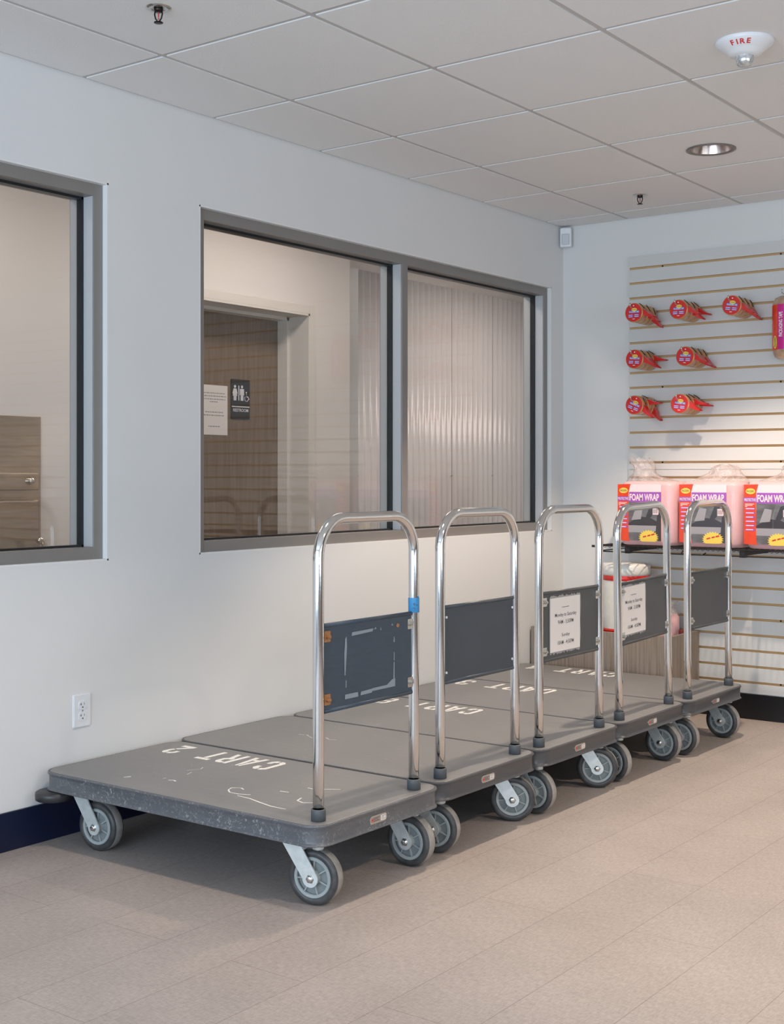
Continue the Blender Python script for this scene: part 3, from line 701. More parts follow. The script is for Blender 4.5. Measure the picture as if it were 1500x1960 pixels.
# hanging multi-pack at the right edge of the frame
t = thing('tape_multipack', 'tall shrink-wrapped tape pack with orange and magenta label, at the right edge', 'tape pack', (1.252, -0.028, 1.872))
bm = nb()
prof = [(0.0, -0.150), (0.045, -0.147), (0.062, -0.136), (0.070, -0.115), (0.071, 0.0), (0.070, 0.115), (0.060, 0.138), (0.040, 0.148), (0.0, 0.150)]
lathe(bm, prof, 36, 'z', Matrix.Translation((0, -0.072, 0))); obj('wrapped_rolls', bm, mat('wrapped_tape', (0.42, 0.27, 0.17), 0.2, coat=0.8, noise=0.35, nscale=25), t)
bm = nb()
def wrap(bm, a0, a1, z0, z1, r, mi):
    n = 14
    A = [bm.verts.new((r*math.sin(a0+(a1-a0)*k/n), -0.072-r*math.cos(a0+(a1-a0)*k/n), z0)) for k in range(n+1)]
    B = [bm.verts.new((r*math.sin(a0+(a1-a0)*k/n), -0.072-r*math.cos(a0+(a1-a0)*k/n), z1)) for k in range(n+1)]
    for k in range(n): f = bm.faces.new((A[k], A[k+1], B[k+1], B[k])); f.material_index = mi; f.smooth = True
wrap(bm, -1.1, -0.36, -0.105, 0.105, 0.0725, 0); wrap(bm, -0.36, 0.06, -0.105, 0.105, 0.0725, 1); wrap(bm, 0.06, 1.4, -0.105, 0.105, 0.0725, 2)
def onwrap(ang, z, r=0.0732):
    nrm = V(math.sin(ang), -math.cos(ang), 0); tan = V(math.cos(ang), math.sin(ang), 0)
    return fr((nrm.x*r, -0.072+nrm.y*r, z), (0, 0, 1), -tan)
text_into(bm, 'PACKAGING TAPE', onwrap(-0.13, 0.012), 0.115, 0.019, 0.02, mi=3)
prism(bm, circ(0, 0, 0.030, 0.0125, 24), 0.0008, 0.0012, onwrap(-0.56, -0.070), 4)
text_into(bm, 'PACKERS', onwrap(-0.56, -0.070) @ Matrix.Translation((0, 0, 0.0012)), 0.046, 0.011, 0.02, mi=5)
obj('label', bm, [M_orange, M_mag, M_red, M_whitet, M_yel, M_greeni], t, recalc=False)
bm = nb(); tube(bm, [(0, 0.008, 0.150), (0, -0.10, 0.152), (0, -0.15, 0.154), (0, -0.155, 0.172)], 0.0028, 8); obj('hanging_loop', bm, M_zinc2, t)

# ------------------------------------------------------------------ wire shelf
SH = 0.838
t = thing('wire_shelf', 'black wire shelf on the slatwall under the foam wrap packs', 'shelf', (0, 0, SH))
sx0, sx1, sy0, sy1 = 0.375, 2.3, -0.345, -0.022
bm = nb()
for y in (sy0, sy1): tube(bm, [(sx0, y, -0.002), (sx1, y, -0.002)], 0.003, 8)
for x in (sx0, sx1): tube(bm, [(x, sy0, -0.002), (x, sy1, -0.002)], 0.003, 8)
for z in (-0.030,):
    for y in (sy0,): tube(bm, [(sx0, y, z), (sx1, y, z)], 0.0032, 8)
    tube(bm, [(sx0, sy0, z), (sx0, sy1, z)], 0.003, 8)
obj('rim_wires', bm, M_black, t)
bm = nb(); x = sx0+0.02
while x < sx1: tube(bm, [(x, sy0, 0), (x, sy1, 0)], 0.0016, 6); x += 0.0254
for y in (-0.12, -0.23): tube(bm, [(sx0, y, -0.004), (sx1, y, -0.004)], 0.0028, 8)
obj('deck_wires', bm, M_black, t)
bm = nb(); pts = []; x = sx0; k = 0
while x < sx1: pts.append((x, sy0, -0.002 if k % 2 else -0.011)); x += 0.0127; k += 1
tube(bm, pts, 0.0014, 6); obj('truss_wire', bm, M_black, t)
for bx in (0.545, 1.125, 1.80):
    bm = nb(); add_box(bm, bx-0.013, bx+0.013, -0.345, -0.310, -0.036, -0.006); add_box(bm, bx-0.003, bx+0.003, -0.33, -0.019, -0.028, -0.008)
    obj('bracket', bm, M_black, t)
bm = nb(); tube(bm, [(0.84, -0.30, -0.012), (0.825, -0.33, -0.018), (0.83, -0.352, -0.026), (0.86, -0.356, -0.030), (0.93, -0.356, -0.030), (0.95, -0.345, -0.02)], 0.0032, 8)
tube(bm, [(0.355, sy0, -0.006), (0.385, sy0, -0.006)], 0.006, 8); obj('wire_hook', bm, M_black, t)

# ------------------------------------------------------------------ foam wrap packs
def foam_pack(x, label, seed, tilt, bag):
    rnd = random.Random(seed)
    t = thing('foam_wrap_pack', label, 'foam wrap', (x, -0.147, SH+0.002), math.radians(tilt), 'foam wrap packs on the wire shelf')
    bm = nb(); rings = []
    for z, s in ((0.0, 0.90), (0.004, 0.95), (0.020, 0.99), (0.06, 1.0), (0.15, 1.012), (0.25, 1.0), (0.290, 0.985), (0.305, 0.94), (0.312, 0.80)):
        rr = rrect(-0.151*s, 0.151*s, -0.113*s, 0.113*s, 0.050 if s > 0.85 else 0.04, 8)
        rings.append([(px*(1+0.004*math.sin(9*px+z*20+seed)), py, z) for px, py in rr])
    loft(bm, rings); obj('foam_roll', bm, M_foam, t)
    # printed card on the front
    FF = fr((-0.150, -0.1175, 0.022), (1, 0, 0), (0, 0, 1))
    bm = nb()
    w, hh = 0.232, 0.275
    prism(bm, rect(0.0, w, 0.0, hh), -0.002, 0.0004, FF, 4)                       # white ground
    prism(bm, [(0.0, 0.0), (0.064, -0.004), (0.060, 0.02), (0.058, 0.20), (0.060, 0.24), (0.070, hh+0.002), (0.0, hh)], 0.0004, 0.0010, FF, 0)
    prism(bm, rect(0.059, w, 0.0, 0.196), 0.0004, 0.0008, FF, 2)                  # photo
    prism(bm, rect(0.062, w, 0.188, 0.238), 0.0006, 0.0012, FF, 1)                # purple band
    prism(bm, rect(0.0, 0.060, 0.194, 0.216), 0.0010, 0.0013, FF, 1)
    prism(bm, [(0.059, 0.085), (0.12, 0.118), (0.175, 0.112), (w, 0.085), (w, 0.074), (0.059, 0.074)], 0.0008, 0.0011, FF, 3)
    prism(bm, [(0.059, 0.040), (0.18, 0.040), (w, 0.060), (w, 0.074), (0.059, 0.074)], 0.0008, 0.0011, FF, 8)
    prism(bm, [(0.145, 0.10), (0.175, 0.175), (0.205, 0.185), (0.19, 0.13), (0.165, 0.10)], 0.0009, 0.0012, FF, 3)
    prism(bm, [(0.075, 0.10), (0.10, 0.165), (0.135, 0.16), (0.125, 0.105)], 0.0009, 0.0012, FF, 8)
    prism(bm, [(0.200, 0.0), (w, 0.0), (w, 0.15), (0.21, 0.12)], 0.0009, 0.0012, FF, 3)
    prism(bm, rect(0.188, 0.218, 0.128, 0.160), 0.0012, 0.0015, FF, 4)
    for k in range(5): prism(bm, rect(0.191+k*0.005, 0.193+k*0.005, 0.134, 0.155), 0.0015, 0.0017, FF, 3)
    star = []
    for k in range(44):
        r = 1.0 if k % 2 else 0.80
        a = 2*PI*k/44; star.append((0.166+0.054*r*math.cos(a), 0.016+0.038*r*math.sin(a)))
    star = [(a, max(b, -0.004)) for a, b in star]
    prism(bm, star, 0.0012, 0.0018, FF, 5)
    text_into(bm, 'FREE', FF @ Matrix.Translation((0.160, 0.018, 0.0019)) @ Matrix.Rotation(math.radians(10), 4, 'Z'), 0.05, 0.012, 0.0, mi=0) if False else None
    for k, (a, b) in enumerate(((-0.030, -0.012), (-0.006, 0.010), (0.014, 0.032))):
        prism(bm, [(0.166+a, 0.022+a*0.25), (0.166+b, 0.022+b*0.25), (0.166+b, 0.029+b*0.25), (0.166+a, 0.029+a*0.25)], 0.0018, 0.0020, FF, 6)
    prism(bm, circ(0.032, 0.245, 0.023, 0.0135, 24), 0.0012, 0.0016, FF, 5)
    text_into(bm, 'PACKERS', FF @ Matrix.Translation((0.032, 0.245, 0.0017)), 0.036, 0.010, 0.01, mi=7)
    text_into(bm, 'PROTECTIVE', FF @ Matrix.Translation((0.030, 0.205, 0.0014)), 0.054, 0.013, 0.02, mi=4)
    text_into(bm, 'FOAM WRAP', FF @ Matrix.Translation((0.143, 0.212, 0.0013)), 0.156, 0.034, 0.035, mi=4)
    for k in range(6):
        z = 0.160-k*0.0195; prism(bm, rect(0.008, 0.054, z-0.001, z+0.0085), 0.0010, 0.0013, FF, 1); prism(bm, rect(0.010, 0.051-0.003*(k % 3), z+0.002, z+0.006), 0.0013, 0.0016, FF, 4)
    for k in range(3): prism(bm, rect(0.006, (0.050, 0.042, 0.016)[k], 0.184-k*0.006, 0.187-k*0.006), 0.0010, 0.0013, FF, 4)
    obj('printed_card', bm, [M_orange, M_purple, M_photo, M_photod, M_pinkw, M_yel, M_redt, M_greeni, M_photol], t)
    # gathered clear bag on top and a fold low at the right corner
    bm = nb(); n = 40; rings = []
    for z, s, ox in bag:
        ring = []
        for k in range(n):
            a = 2*PI*k/n; j = 1+(0.05+0.5*max(0, z-0.31)/0.1*0.15)*(math.sin(a*7+seed+z*40)+0.8*rnd.uniform(-1, 1))
            ring.append((ox+s*j*math.cos(a), 0.01+s*0.68*j*math.sin(a), z+0.009*rnd.uniform(-1, 1)*(z > 0.32)))
        rings.append(ring)
    loft(bm, rings, False, False); obj('clear_bag', bm, M_clear, t)
    return t
foam_pack(0.604, 'leftmost foam wrap pack on the wire shelf, plain neat card', 3, 0, ((0.300, 0.146, 0.0), (0.314, 0.130, -0.02), (0.325, 0.090, -0.05), (0.345, 0.062, -0.065), (0.380, 0.052, -0.070), (0.405, 0.056, -0.080), (0.425, 0.050, -0.088)))
foam_pack(0.927, 'middle foam wrap pack on the wire shelf, card slightly creased', 8, 3, ((0.300, 0.146, 0.0), (0.316, 0.132, 0.01), (0.334, 0.10, 0.025), (0.352, 0.075, 0.035), (0.372, 0.066, 0.035), (0.385, 0.045, 0.03), (0.388, 0.02, 0.03)))
foam_pack(1.253, 'rightmost foam wrap pack on the wire shelf, cut by the frame edge', 12, -1, ((0.300, 0.146, 0.0), (0.316, 0.132, 0.01), (0.336, 0.09, 0.05), (0.356, 0.07, 0.055), (0.378, 0.06, 0.05), (0.390, 0.04, 0.05), (0.394, 0.02, 0.05)))

# ------------------------------------------------------------------ bin with rolls behind the last cart
t = thing('wooden_bin', 'open grey-brown wood-grain bin standing behind the last cart', 'bin', (0.012, -0.355, 0))
BX, BY, BZ, T = 0.765, 0.332, 0.413, 0.018
for nm, a in (('front_panel', (0, BX, 0, T)), ('back_panel', (0, BX, BY-T, BY)), ('side_panel', (0, T, T, BY-T)), ('side_panel', (BX-T, BX, T, BY-T))):
    bm = nb(); add_box(bm, *a, 0, BZ, bev=0.001); obj(nm, bm, M_bin, t)
bm = nb(); add_box(bm, T, BX-T, T, BY-T, 0.02, 0.03); obj('bottom_panel', bm, M_bin, t)
t = thing('bubble_wrap_roll', 'tall white roll with red bands standing in the wooden bin', 'roll', (0.462, -0.19, 0.031))
bm = nb(); lathe(bm, [(0.0, 0.0), (0.112, 0.002), (0.115, 0.01), (0.116, 0.6), (0.114, 0.69), (0.110, 0.700), (0.085, 0.712), (0.03, 0.716), (0.0, 0.716)], 40); obj('roll', bm, M_bucket, t)
bm = nb(); lathe(bm, [(0.1165, 0.630), (0.1175, 0.631), (0.1175, 0.654), (0.1165, 0.655)], 40); obj('red_band', bm, M_red, t)
bm = nb(); lathe(bm, [(0.1165, 0.375), (0.1175, 0.376), (0.1175, 0.392), (0.1165, 0.393)], 40); obj('red_band', bm, M_red, t)
bm = nb(); lathe(bm, [(0.1165, 0.658), (0.121, 0.663), (0.121, 0.700), (0.112, 0.712), (0.03, 0.718), (0.0, 0.718)], 40); obj('plastic_cap', bm, mat('milky_plastic', (0.80, 0.79, 0.74), 0.25, coat=0.5), t)
for k, (x, y, h, r, lb) in enumerate(((0.660, -0.13, 0.47, 0.055, 'short pink foam roll in the wooden bin, taller one'), (0.640, -0.285, 0.405, 0.040, 'short pink foam roll in the front of the wooden bin'))):
    t = thing('pink_foam_roll', lb, 'roll', (x, y, 0.031), 0, 'pink foam rolls in the bin')
    bm = nb(); lathe(bm, [(0.0, 0.0), (r, 0.002), (r*1.02, h*0.5), (r, h-0.02), (r*0.8, h-0.002), (0.0, h)], 28); obj('foam', bm, M_foam, t)
    bm = nb(); rings = []
    for z, s in ((h-0.01, 1.0), (h+0.012, 0.7), (h+0.03, 0.5), (h+0.055, 0.9)):
        rings.append([(r*s*(1+0.2*random.uniform(-1, 1))*math.cos(2*PI*q/18), r*s*(1+0.2*random.uniform(-1, 1))*math.sin(2*PI*q/18), z+0.006*random.uniform(-1, 1)) for q in range(18)])
    loft(bm, rings, False, False); obj('clear_wrapper', bm, M_clear, t)
t = thing('red_tube', 'dark red tube standing in the wooden bin by its right side', 'tube', (0.735, -0.13, 0.031))
bm = nb(); lathe(bm, [(0.0, 0.0), (0.016, 0.0), (0.016, 0.390), (0.013, 0.395), (0.0, 0.395)], 20); obj('tube_body', bm, mat('dark_red', (0.18, 0.02, 0.02), 0.5), t)

# ------------------------------------------------------------------ platform carts
DZT = 0.237; LEN = 1.155; HW = 0.300
LET = {  # stencil glyphs as polygons in a 0.62 x 1 cell
 'C': [[(0.0,0.12),(0.14,0.0),(0.27,0.0),(0.27,0.17),(0.19,0.17),(0.17,0.22),(0.17,0.78),(0.19,0.83),(0.27,0.83),(0.27,1.0),(0.14,1.0),(0.0,0.88)], [(0.33,0.0),(0.46,0.0),(0.60,0.14),(0.60,0.34),(0.43,0.34),(0.43,0.22),(0.40,0.17),(0.33,0.17)], [(0.33,0.83),(0.40,0.83),(0.43,0.78),(0.43,0.66),(0.60,0.66),(0.60,0.86),(0.46,1.0),(0.33,1.0)]],
 'A': [[(0.0,0.0),(0.17,0.0),(0.28,0.62),(0.28,1.0),(0.20,1.0)], [(0.34,1.0),(0.42,1.0),(0.62,0.0),(0.45,0.0),(0.34,0.62)], [(0.22,0.20),(0.40,0.20),(0.37,0.34),(0.25,0.34)]],
 'R': [[(0.0,0.0),(0.17,0.0),(0.17,1.0),(0.0,1.0)], [(0.23,0.84),(0.38,0.84),(0.43,0.78),(0.43,0.64),(0.38,0.58),(0.23,0.58),(0.23,0.42),(0.30,0.42),(0.44,0.0),(0.62,0.0),(0.47,0.45),(0.60,0.56),(0.60,0.86),(0.46,1.0),(0.23,1.0)]],
 'T': [[(0.22,0.0),(0.40,0.0),(0.40,0.80),(0.22,0.80)], [(0.0,0.84),(0.62,0.84),(0.62,1.0),(0.0,1.0)]],
 '2': [[(0.0,0.0),(0.60,0.0),(0.60,0.17),(0.24,0.17),(0.50,0.46),(0.36,0.50),(0.0,0.14)], [(0.40,0.53),(0.53,0.49),(0.60,0.62),(0.60,0.86),(0.46,1.0),(0.33,1.0),(0.33,0.84),(0.42,0.80),(0.43,0.64)], [(0.0,0.66),(0.17,0.66),(0.17,0.78),(0.21,0.84),(0.27,0.84),(0.27,1.0),(0.14,1.0),(0.0,0.86)]],
 '3': [[(0.27,0.0),(0.14,0.0),(0.0,0.14),(0.0,0.32),(0.17,0.32),(0.17,0.22),(0.21,0.17),(0.27,0.17)], [(0.33,0.0),(0.46,0.0),(0.60,0.14),(0.60,0.42),(0.52,0.50),(0.60,0.58),(0.60,0.86),(0.46,1.0),(0.33,1.0),(0.33,0.84),(0.43,0.80),(0.43,0.60),(0.33,0.57),(0.33,0.43),(0.43,0.40),(0.43,0.20),(0.33,0.17)], [(0.27,1.0),(0.14,1.0),(0.0,0.86),(0.0,0.68),(0.17,0.68),(0.17,0.78),(0.21,0.84),(0.27,0.84)]],
 '8': [[(0.27,0.0),(0.14,0.0),(0.0,0.14),(0.0,0.42),(0.08,0.50),(0.0,0.58),(0.0,0.86),(0.14,1.0),(0.27,1.0),(0.27,0.84),(0.17,0.80),(0.17,0.60),(0.27,0.57),(0.27,0.43),(0.17,0.40),(0.17,0.20),(0.27,0.17)], [(0.33,0.0),(0.46,0.0),(0.60,0.14),(0.60,0.42),(0.52,0.50),(0.60,0.58),(0.60,0.86),(0.46,1.0),(0.33,1.0),(0.33,0.84),(0.43,0.80),(0.43,0.60),(0.33,0.57),(0.33,0.43),(0.43,0.40),(0.43,0.20),(0.33,0.17)]],
 '4': [[(0.0,0.22),(0.30,0.22),(0.30,0.38),(0.18,0.38),(0.30,0.70),(0.30,1.0),(0.24,1.0),(0.0,0.38)], [(0.36,0.0),(0.52,0.0),(0.52,0.22),(0.62,0.22),(0.62,0.38),(0.52,0.38),(0.52,1.0),(0.36,1.0)]],
 '1': [[(0.24,0.0),(0.42,0.0),(0.42,1.0),(0.28,1.0),(0.12,0.84),(0.12,0.72),(0.24,0.76)]],
}
def rr3(ins, z, r=0.062): return [(x, y, z) for x, y in rrect(ins, LEN-ins, -HW+ins, HW-ins, max(0.01, r-ins), 8)]
def caster(parent, px, py, ang, dusty):
    c = math.radians(ang)
    R = Matrix.Translation((px, py, 0)) @ Matrix.Rotation(c, 4, 'Z')
    ax, az, TR = 0.036, 0.0765, 0.036
    bm = nb()
    add_box(bm, px-0.048, px+0.048, py-0.040, py+0.040, 0.172, 0.178)
    lathe(bm, [(0.034, 0.172), (0.036, 0.166), (0.030, 0.160), (0.0, 0.160)], 24, 'z', R)
    for s in (-1, 1):
        y0 = s*0.0335
        leg = [(-0.050, 0.168), (0.006, 0.168)]
        a0 = math.radians(22); leg += [(ax+0.0235*math.cos(a), az+0.0235*math.sin(a)) for a in [a0-k*(math.radians(200))/10 for k in range(11)]]
        prism(bm, leg, -0.0022, 0.0022, R @ fr((0, y0, 0), (1, 0, 0), (0, 0, 1)))
        add_box(bm, -0.044, 0.004, min(y0, 0)-0.001, max(y0, 0)+0.001, 0.163, 0.168, 0, R)
    fork = obj('caster', bm, M_zinc, parent)
    RW = R @ Matrix.Translation((ax, 0, az))
    bm = nb(); w = 0.0235; r = 0.0765
    lathe(bm, [(0.056, -w+0.003), (0.060, -w), (r-0.008, -w), (r-0.003, -w+0.003), (r, -w+0.009), (r+0.0005, 0), (r, w-0.009), (r-0.003, w-0.003), (r-0.008, w), (0.060, w), (0.056, w-0.003)], 48, 'y', RW, mis=[0,0,0,0,1,1,0,0,0,0])
    obj('tire', bm, [M_tire, M_tread], fork)
    bm = nb()
    lathe(bm, [(0.046, -w+0.006), (0.0475, -w+0.001), (0.055, -w), (0.057, -w+0.003), (0.057, w-0.003), (0.055, w), (0.0475, w-0.001), (0.046, w-0.006)], 40, 'y', RW, mis=[0]*7)
    lathe(bm, [(0.0, -w+0.010), (0.047, -w+0.010), (0.047, w-0.010), (0.0, w-0.010)], 40, 'y', RW, mis=[1]*3)
    lathe(bm, [(0.0, -w-0.003), (0.019, -w-0.002), (0.022, -w+0.010), (0.022, w-0.010), (0.019, w+0.002), (0.0, w+0.003)], 24, 'y', RW, mis=[0]*5)
    for k in range(7):
        add_box(bm, 0.020, 0.047, -w+0.003, w-0.003, -0.0018, 0.0018, 0, RW @ Matrix.Rotation(2*PI*k/7+0.35, 4, 'Y'))
    obj('wheel_hub', bm, [M_hub, M_hubd], fork)
    bm = nb(); lathe(bm, [(0.0, -0.0425), (0.0075, -0.0425), (0.010, -0.041), (0.010, -0.0357), (0.0125, -0.0357), (0.0125, 0.0357), (0.010, 0.0357), (0.010, 0.041), (0.0, 0.041)], 6, 'y', RW); obj('axle_bolt', bm, M_zinc2, fork)
    for p in fork.children[-1].data.polygons: p.use_smooth = False
def platform_cart(x0, yc, label, digit, panel_m, clamps, notice, front_a, back_a, lean=0.0, rim=None, py_off=-0.012, extras=None):
    t = thing('platform_cart', label, 'cart', (x0, yc, 0), 0, 'platform carts parked in a row against the wall')
    rim = rim or M_rimn
    bm = nb()
    loft(bm, [rr3(0.0055, 0.2335), rr3(0.004, DZT), rr3(0.001, 0.2362), rr3(0.0, 0.2335), rr3(0.0, 0.2305), rr3(0.004, 0.2265), rr3(0.0055, 0.220), rr3(0.0055, 0.190), rr3(0.004, 0.184), rr3(0.0, 0.1815), rr3(0.0, 0.179), rr3(0.002, 0.178), rr3(0.016, 0.178), rr3(0.016, 0.184)], True, True, 0)
    obj('rim', bm, rim, t)
    bm = nb(); loft(bm, [rr3(0.0075, 0.230), rr3(0.0075, 0.2368), rr3(0.0085, 0.2374)], True, True, 0, smooth=False); deck = obj('deck', bm, M_deck, t)
    if digit:
        bm = nb(); hgt = 0.124; s = 'CART '+digit; adv = 0.0835; X = 0.0
        M = fr((0.572, 0.188+hgt/2, 0.2376), (-1, 0, 0), (0, -1, 0))
        for chh in s:
            if chh == ' ': obj('stencil_word', bm, M_whitep, deck); bm = nb()
            else:
                for poly in LET[chh]: prism(bm, [(X+px*0.098, py*hgt) for px, py in poly], 0, 0.0003, M)
            X += adv
        obj('stencil_digit', bm, M_whitep, deck)
    # handle
    px = LEN-0.049; y0, y1 = -0.2225+py_off, 0.2225+py_off; zt = 1.0585; rb = 0.105
    pts = [V(0, y0, DZT+0.002)]+[V(0, y0, z) for z in (0.4, 0.7, zt-rb-0.02)]
    pts += [V(0, y0+rb-rb*math.cos(a), zt-rb+rb*math.sin(a)) for a in [PI/2*k/12 for k in range(13)]]
    pts += [V(0, y1-rb+rb*math.sin(a), zt-rb+rb*math.cos(a)) for a in [PI/2*k/12 for k in range(13)]]
    pts += [V(0, y1, z) for z in (zt-rb-0.02, 0.7, 0.4, DZT+0.002)]
    bm = nb(); tube(bm, pts, 0.0155, 24); h = obj('handle', bm, M_chrome, t); h.location = (px, 0, 0)
    for y in (y0, y1):
        bm = nb(); lathe(bm, [(0.0162, 0.270), (0.0195, 0.270), (0.0205, 0.267), (0.0205, 0.2385), (0.0162, 0.2376)], 28, 'z', Matrix.Translation((px, y, 0))); obj('post_sleeve', bm, M_sleeve, t)
        bm = nb(); lathe(bm, [(0.017, 0.178), (0.017, 0.162), (0.013, 0.159), (0.0, 0.159)], 6 if digit else 20, 'z', Matrix.Translation((px, y, 0))); obj('post_nut', bm, M_zinc, t)
    # sheet-metal panel between the posts
    za, zb = 0.527, 0.770; a, b = y0+0.018, y1-0.018; PX = 0.004
    bm = nb()
    add_box(bm, PX-0.0015, PX, a, b, za+0.002, zb-0.002)
    tube(bm, [(PX-0.003, a, zb-0.004), (PX-0.003, b, zb-0.004)], 0.0062, 10); tube(bm, [(PX-0.003, a, za+0.004), (PX-0.003, b, za+0.004)], 0.0062, 10)
    p = obj('panel', bm, panel_m, h)
    FP = fr((PX+0.0006, 0, 0), (0, 1, 0), (0, 0, 1))
    def clamp(y, z, m, nm='clamp'):
        bm = nb(); prism(bm, rrect(y-0.013, y+0.013, z-0.015, z+0.015, 0.002, 2), 0, 0.003, FP)
        prism(bm, circ(y, z, 0.0075, 0.0075, 6), 0.003, 0.010, FP); prism(bm, circ(y, z, 0.004, 0.004, 12), 0.010, 0.014, FP)
        obj(nm, bm, m, h)
    if clamps == 'rivets':
        for y in (a+0.008, b-0.008):
            for z in (za+0.035, zb-0.035): 
                bm = nb(); prism(bm, circ(y, z, 0.004, 0.004, 12), 0, 0.003, FP); obj('rivet', bm, M_white, h)
    else:
        for z in (za+0.036, zb-0.034):
            clamp(a+0.012, z, M_rust if clamps == 'mixed' else M_zinc2); clamp(b-0.010, z, M_zinc2)
    if notice:
        yc2, zc, wn, hn = notice
        bm = nb(); prism(bm, rect(yc2-wn/2, yc2+wn/2, zc-hn/2, zc+hn/2), 0.0012, 0.0018, FP, 0)
        rnd = random.Random(int(yc*100))
        n = 26; top = [(yc2-wn/2+wn*k/n, zc+hn/2+rnd.uniform(0.002, 0.011)) for k in range(n+1)]
        bot = [(yc2+wn/2-wn*k/n, zc-hn/2-rnd.uniform(0.002, 0.011)) for k in range(n+1)]
        prism(bm, [(yc2-wn/2-0.004, zc-hn/2)]+[(yc2-wn/2-0.006, zc+hn/2)]+top+[(yc2+wn/2+0.006, zc+hn/2), (yc2+wn/2+0.008, zc+hn*0.3), (yc2+wn/2+0.004, zc), (yc2+wn/2+0.008, zc-hn*0.25)]+bot, 0.0004, 0.0010, FP, 1)
        nt_ = obj('taped_notice', bm, [M_paper, mat('old_clear_tape', (0.30, 0.30, 0.31), 0.25)], h)
        bm = nb()
        for s, dz, w, hh in (('Monday to Saturday', 0.020, wn*0.72, 0.017), ('9AM - 5:50PM', -0.004, wn*0.52, 0.014), ('Sunday', -0.052, wn*0.27, 0.015), ('10AM - 4:50PM', -0.077, wn*0.54, 0.014)):
            text_into(bm, s, FP @ Matrix.Translation((yc2+0.002, zc+dz+0.012, 0.0019)), w, hh, 0.004)
        x = -0.024
        while x < 0.024: w_ = rnd.uniform(0.003, 0.008); prism(bm, rect(yc2+x, yc2+x+w_, zc+hn*0.31, zc+hn*0.31+0.0022), 0.0019, 0.0021, FP); x += w_+0.0015
        obj('lettering', bm, M_ink, nt_)
    # maker's badge on the front rim
    FB = fr((LEN-0.0055, 0, 0), (0, 1, 0), (0, 0, 1))
    bm = nb(); yb = -0.028
    prism(bm, rrect(yb-0.040, yb+0.040, 0.195, 0.218, 0.011, 5), 0, 0.002, FB, 0)
    prism(bm, rrect(yb-0.036, yb+0.036, 0.198, 0.215, 0.008, 5), 0.002, 0.0026, FB, 1)
    prism(bm, rect(yb+0.010, yb+0.032, 0.199, 0.214), 0.0026, 0.003, FB, 2)
    for k in range(3): prism(bm, rect(yb-0.024, yb+0.004-0.006*(k == 1), 0.210-k*0.004, 0.2118-k*0.004), 0.0026, 0.0029, FB, 3)
    prism(bm, circ(yb-0.029, 0.2065, 0.004, 0.004, 12), 0.0026, 0.003, FB, 4)
    for k in range(3): prism(bm, rect(yb+0.013, yb+0.029-0.004*(k == 1), 0.2105-k*0.0042, 0.2118-k*0.0042), 0.003, 0.0032, FB, 3)
    obj('badge', bm, [M_zinc2, mat('badge_face', (0.36, 0.30, 0.26), 0.35, metal=0.3), M_paper, M_ink, M_redt], t)
    # corner bumpers at the wall end
    for s in (-1, 1):
        bm = nb(); lathe(bm, [(0.0, 0.148), (0.052, 0.148), (0.057, 0.151), (0.058, 0.164), (0.057, 0.173), (0.052, 0.176), (0.050, 0.1755), (0.048, 0.1765), (0.0, 0.1765)], 36, 'z', Matrix.Translation((0.048 if (s < 0 and digit == '2') else 0.058, s*(HW-(0.018 if (s < 0 and digit == '2') else 0.064)), 0))); obj('corner_bumper', bm, M_bumper, t)
    for (cx, cy, a) in ((1.042, -0.222, front_a[0]), (1.042, 0.232, front_a[1]), (0.165, -0.222, back_a[0]), (0.165, 0.222, back_a[1])): caster(t, cx, cy, a, False)
    if lean: h.rotation_euler = (math.radians(lean), 0, 0); h.location = (px, 0.25*math.radians(lean), 0)
    return t, deck, h, p
c1, deck1, h1, p1 = platform_cart(0.027, -3.1465, 'nearest platform cart, stencilled CART 2, with scratched slate-blue panel and blue tape', '2', M_panel1, 'mixed', None, (12, 1), (6, 10), rim=M_rim, py_off=-0.016)
c2, _, h2, _ = platform_cart(0.008, -2.539, 'second platform cart from the camera, plain dark blue panel, no stencil', None, M_panel2, 'rivets', None, (12, 30), (0, 12), py_off=-0.012)
c3, _, h3, _ = platform_cart(0.014, -1.936, 'middle platform cart, stencilled CART 8, opening-hours notice on its panel', '8', M_panel3, 'all', (-0.066, 0.650, 0.215, 0.190), (2, 28), (0, 12), py_off=-0.020)
c4, _, h4, _ = platform_cart(0.009, -1.332, 'fourth platform cart from the camera, stencilled CART 3, smaller creamy hours notice', '3', M_panel3, 'all', (-0.103, 0.658, 0.205, 0.185), (-5, -4), (0, 12), lean=1.6, py_off=-0.004)
c5, _, h5, _ = platform_cart(0.020, -0.729, 'farthest platform cart beside the wooden bin, stencilled CART 4, bare charcoal panel', '4', M_panel3, 'all', None, (0, -5), (0, 12), py_off=0.0)

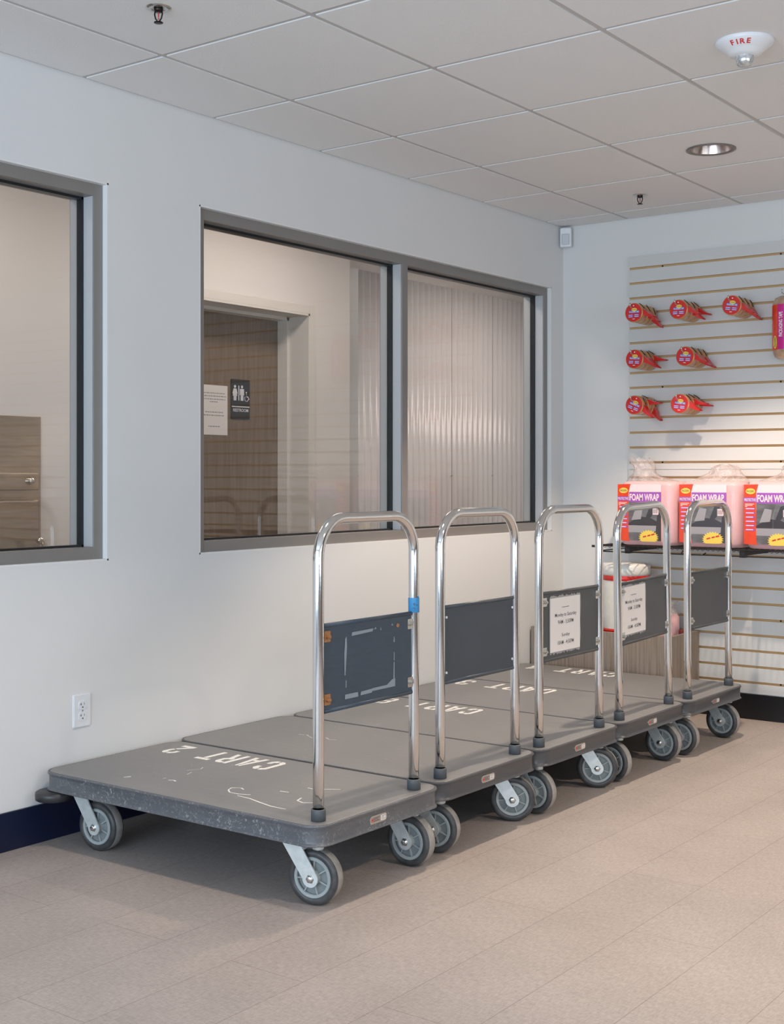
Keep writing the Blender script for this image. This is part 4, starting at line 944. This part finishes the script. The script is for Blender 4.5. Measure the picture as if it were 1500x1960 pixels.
# marks on the nearest cart's deck and on the second cart's deck
def strokes(parent, paths, z, m, name):
    bm = nb()
    for w, pts in paths:
        rnd = random.Random(len(pts)*7+int(w*1e5))
        for (x0, y0), (x1, y1) in zip(pts, pts[1:]):
            d = V(x1-x0, y1-y0, 0); L = d.length
            if L < 1e-5: continue
            n = V(-d.y, d.x, 0)/L; a, b = w*rnd.uniform(0.4, 1), w*rnd.uniform(0.4, 1)
            vs = [bm.verts.new((x0+n.x*a, y0+n.y*a, z)), bm.verts.new((x0-n.x*a, y0-n.y*a, z)), bm.verts.new((x1-n.x*b, y1-n.y*b, z)), bm.verts.new((x1+n.x*b, y1+n.y*b, z))]
            bm.faces.new(vs)
    return obj(name, bm, m, parent)
strokes(deck1, [(0.0035, [(0.665,-0.130),(0.655,-0.105),(0.680,-0.090),(0.700,-0.100)]), (0.003, [(0.665,-0.130),(0.690,-0.150),(0.725,-0.150),(0.760,-0.135)]), (0.003, [(0.735,-0.165),(0.790,-0.170),(0.84,-0.185),(0.90,-0.200),(0.955,-0.200)]),
   (0.003, [(0.905,-0.075),(0.915,-0.105),(0.945,-0.115),(0.985,-0.085)]), (0.004, [(0.80,-0.05),(0.83,-0.045)]), (0.0025, [(0.84,0.03),(0.87,0.028),(0.90,0.055),(0.93,0.075)]),
   (0.005, [(0.290,-0.205),(0.300,-0.185)]), (0.003, [(0.40,-0.145),(0.405,-0.135)]), (0.004, [(0.43,-0.150),(0.445,-0.140),(0.46,-0.148)]), (0.002, [(0.38,-0.02),(0.40,0.02),(0.39,0.04)]), (0.002, [(0.42,-0.06),(0.41,-0.03)])], 0.2376, M_whitep, 'paint_drips')
strokes(c2, [(0.002, [(0.30+0.03*k, 0.03+0.012*math.sin(k*2.1)), (0.325+0.03*k, 0.02+0.014*math.cos(k*1.3))]) for k in range(6)], 0.2376, M_whitep, 'faded_scribble')
# tape residue left on the nearest cart's panel
M_resid = mat('tape_residue', (0.22, 0.27, 0.31), 0.6)
FP = fr((0.0047, -0.016, 0), (0, 1, 0), (0, 0, 1))
for q in ([(-0.083,0.727),(0.013,0.731),(0.017,0.739),(-0.081,0.737)], [(-0.115,0.62),(-0.111,0.62),(-0.104,0.70),(-0.106,0.728),(-0.112,0.722),(-0.116,0.68)], [(-0.110,0.585),(-0.107,0.585),(-0.106,0.605),(-0.110,0.605)],
          [(-0.113,0.553),(-0.053,0.553),(-0.055,0.566),(-0.112,0.566)], [(-0.043,0.555),(0.010,0.556),(0.012,0.567),(-0.040,0.565)], [(0.010,0.560),(0.122,0.560),(0.122,0.569),(0.012,0.568)],
          [(0.082,0.569),(0.122,0.569),(0.122,0.583),(0.108,0.582)], [(0.113,0.583),(0.119,0.583),(0.119,0.632),(0.115,0.632)], [(0.115,0.636),(0.119,0.636),(0.119,0.660),(0.116,0.660)], [(0.114,0.690),(0.120,0.690),(0.119,0.705),(0.116,0.705)],
          [(0.020,0.735),(0.032,0.737),(0.028,0.742)], [(0.050,0.731),(0.055,0.731),(0.052,0.740)], [(0.102,0.741),(0.112,0.738),(0.108,0.745)]):
    bm = nb(); prism(bm, q, 0, 0.0003, FP); obj('tape_residue', bm, M_resid, p1)
bm = nb(); prism(bm, circ(0.135, 0.737, 0.008, 0.006, 12), 0, 0.0006, FP); obj('rust_spot', bm, M_rust, p1)
# blue tape around the far post
yt = 0.2225-0.016
bm = nb(); lathe(bm, [(0.0160, 0.768), (0.0168, 0.769), (0.0170, 0.810), (0.0160, 0.812)], 28, 'z', Matrix.Translation((0, yt, 0)))
prism(bm, [(-0.010, 0.803), (0.004, 0.818), (0.008, 0.806)], 0.0162, 0.0168, fr((0, yt-0.002, 0), (0, 1, 0), (0, 0, 1)))
bt = obj('blue_tape', bm, M_bluet, h1)
bm = nb(); F3 = fr((0.0118, yt-0.0122, 0.79), (0.72, 0.70, 0), (0, 0, 1))
for a in ([(-0.004,0.004),(-0.001,0.007),(0.002,0.004),(-0.001,0.001),(-0.004,0.004)], [(0.004,0.000),(0.007,0.003),(0.009,-0.001)], [(-0.006,-0.010),(-0.002,-0.006),(0.002,-0.011)]):
    tube(bm, [F3 @ V(x, y, 0.0004) for x, y in a], 0.0007, 5)
obj('pen_marks', bm, M_ink, bt)
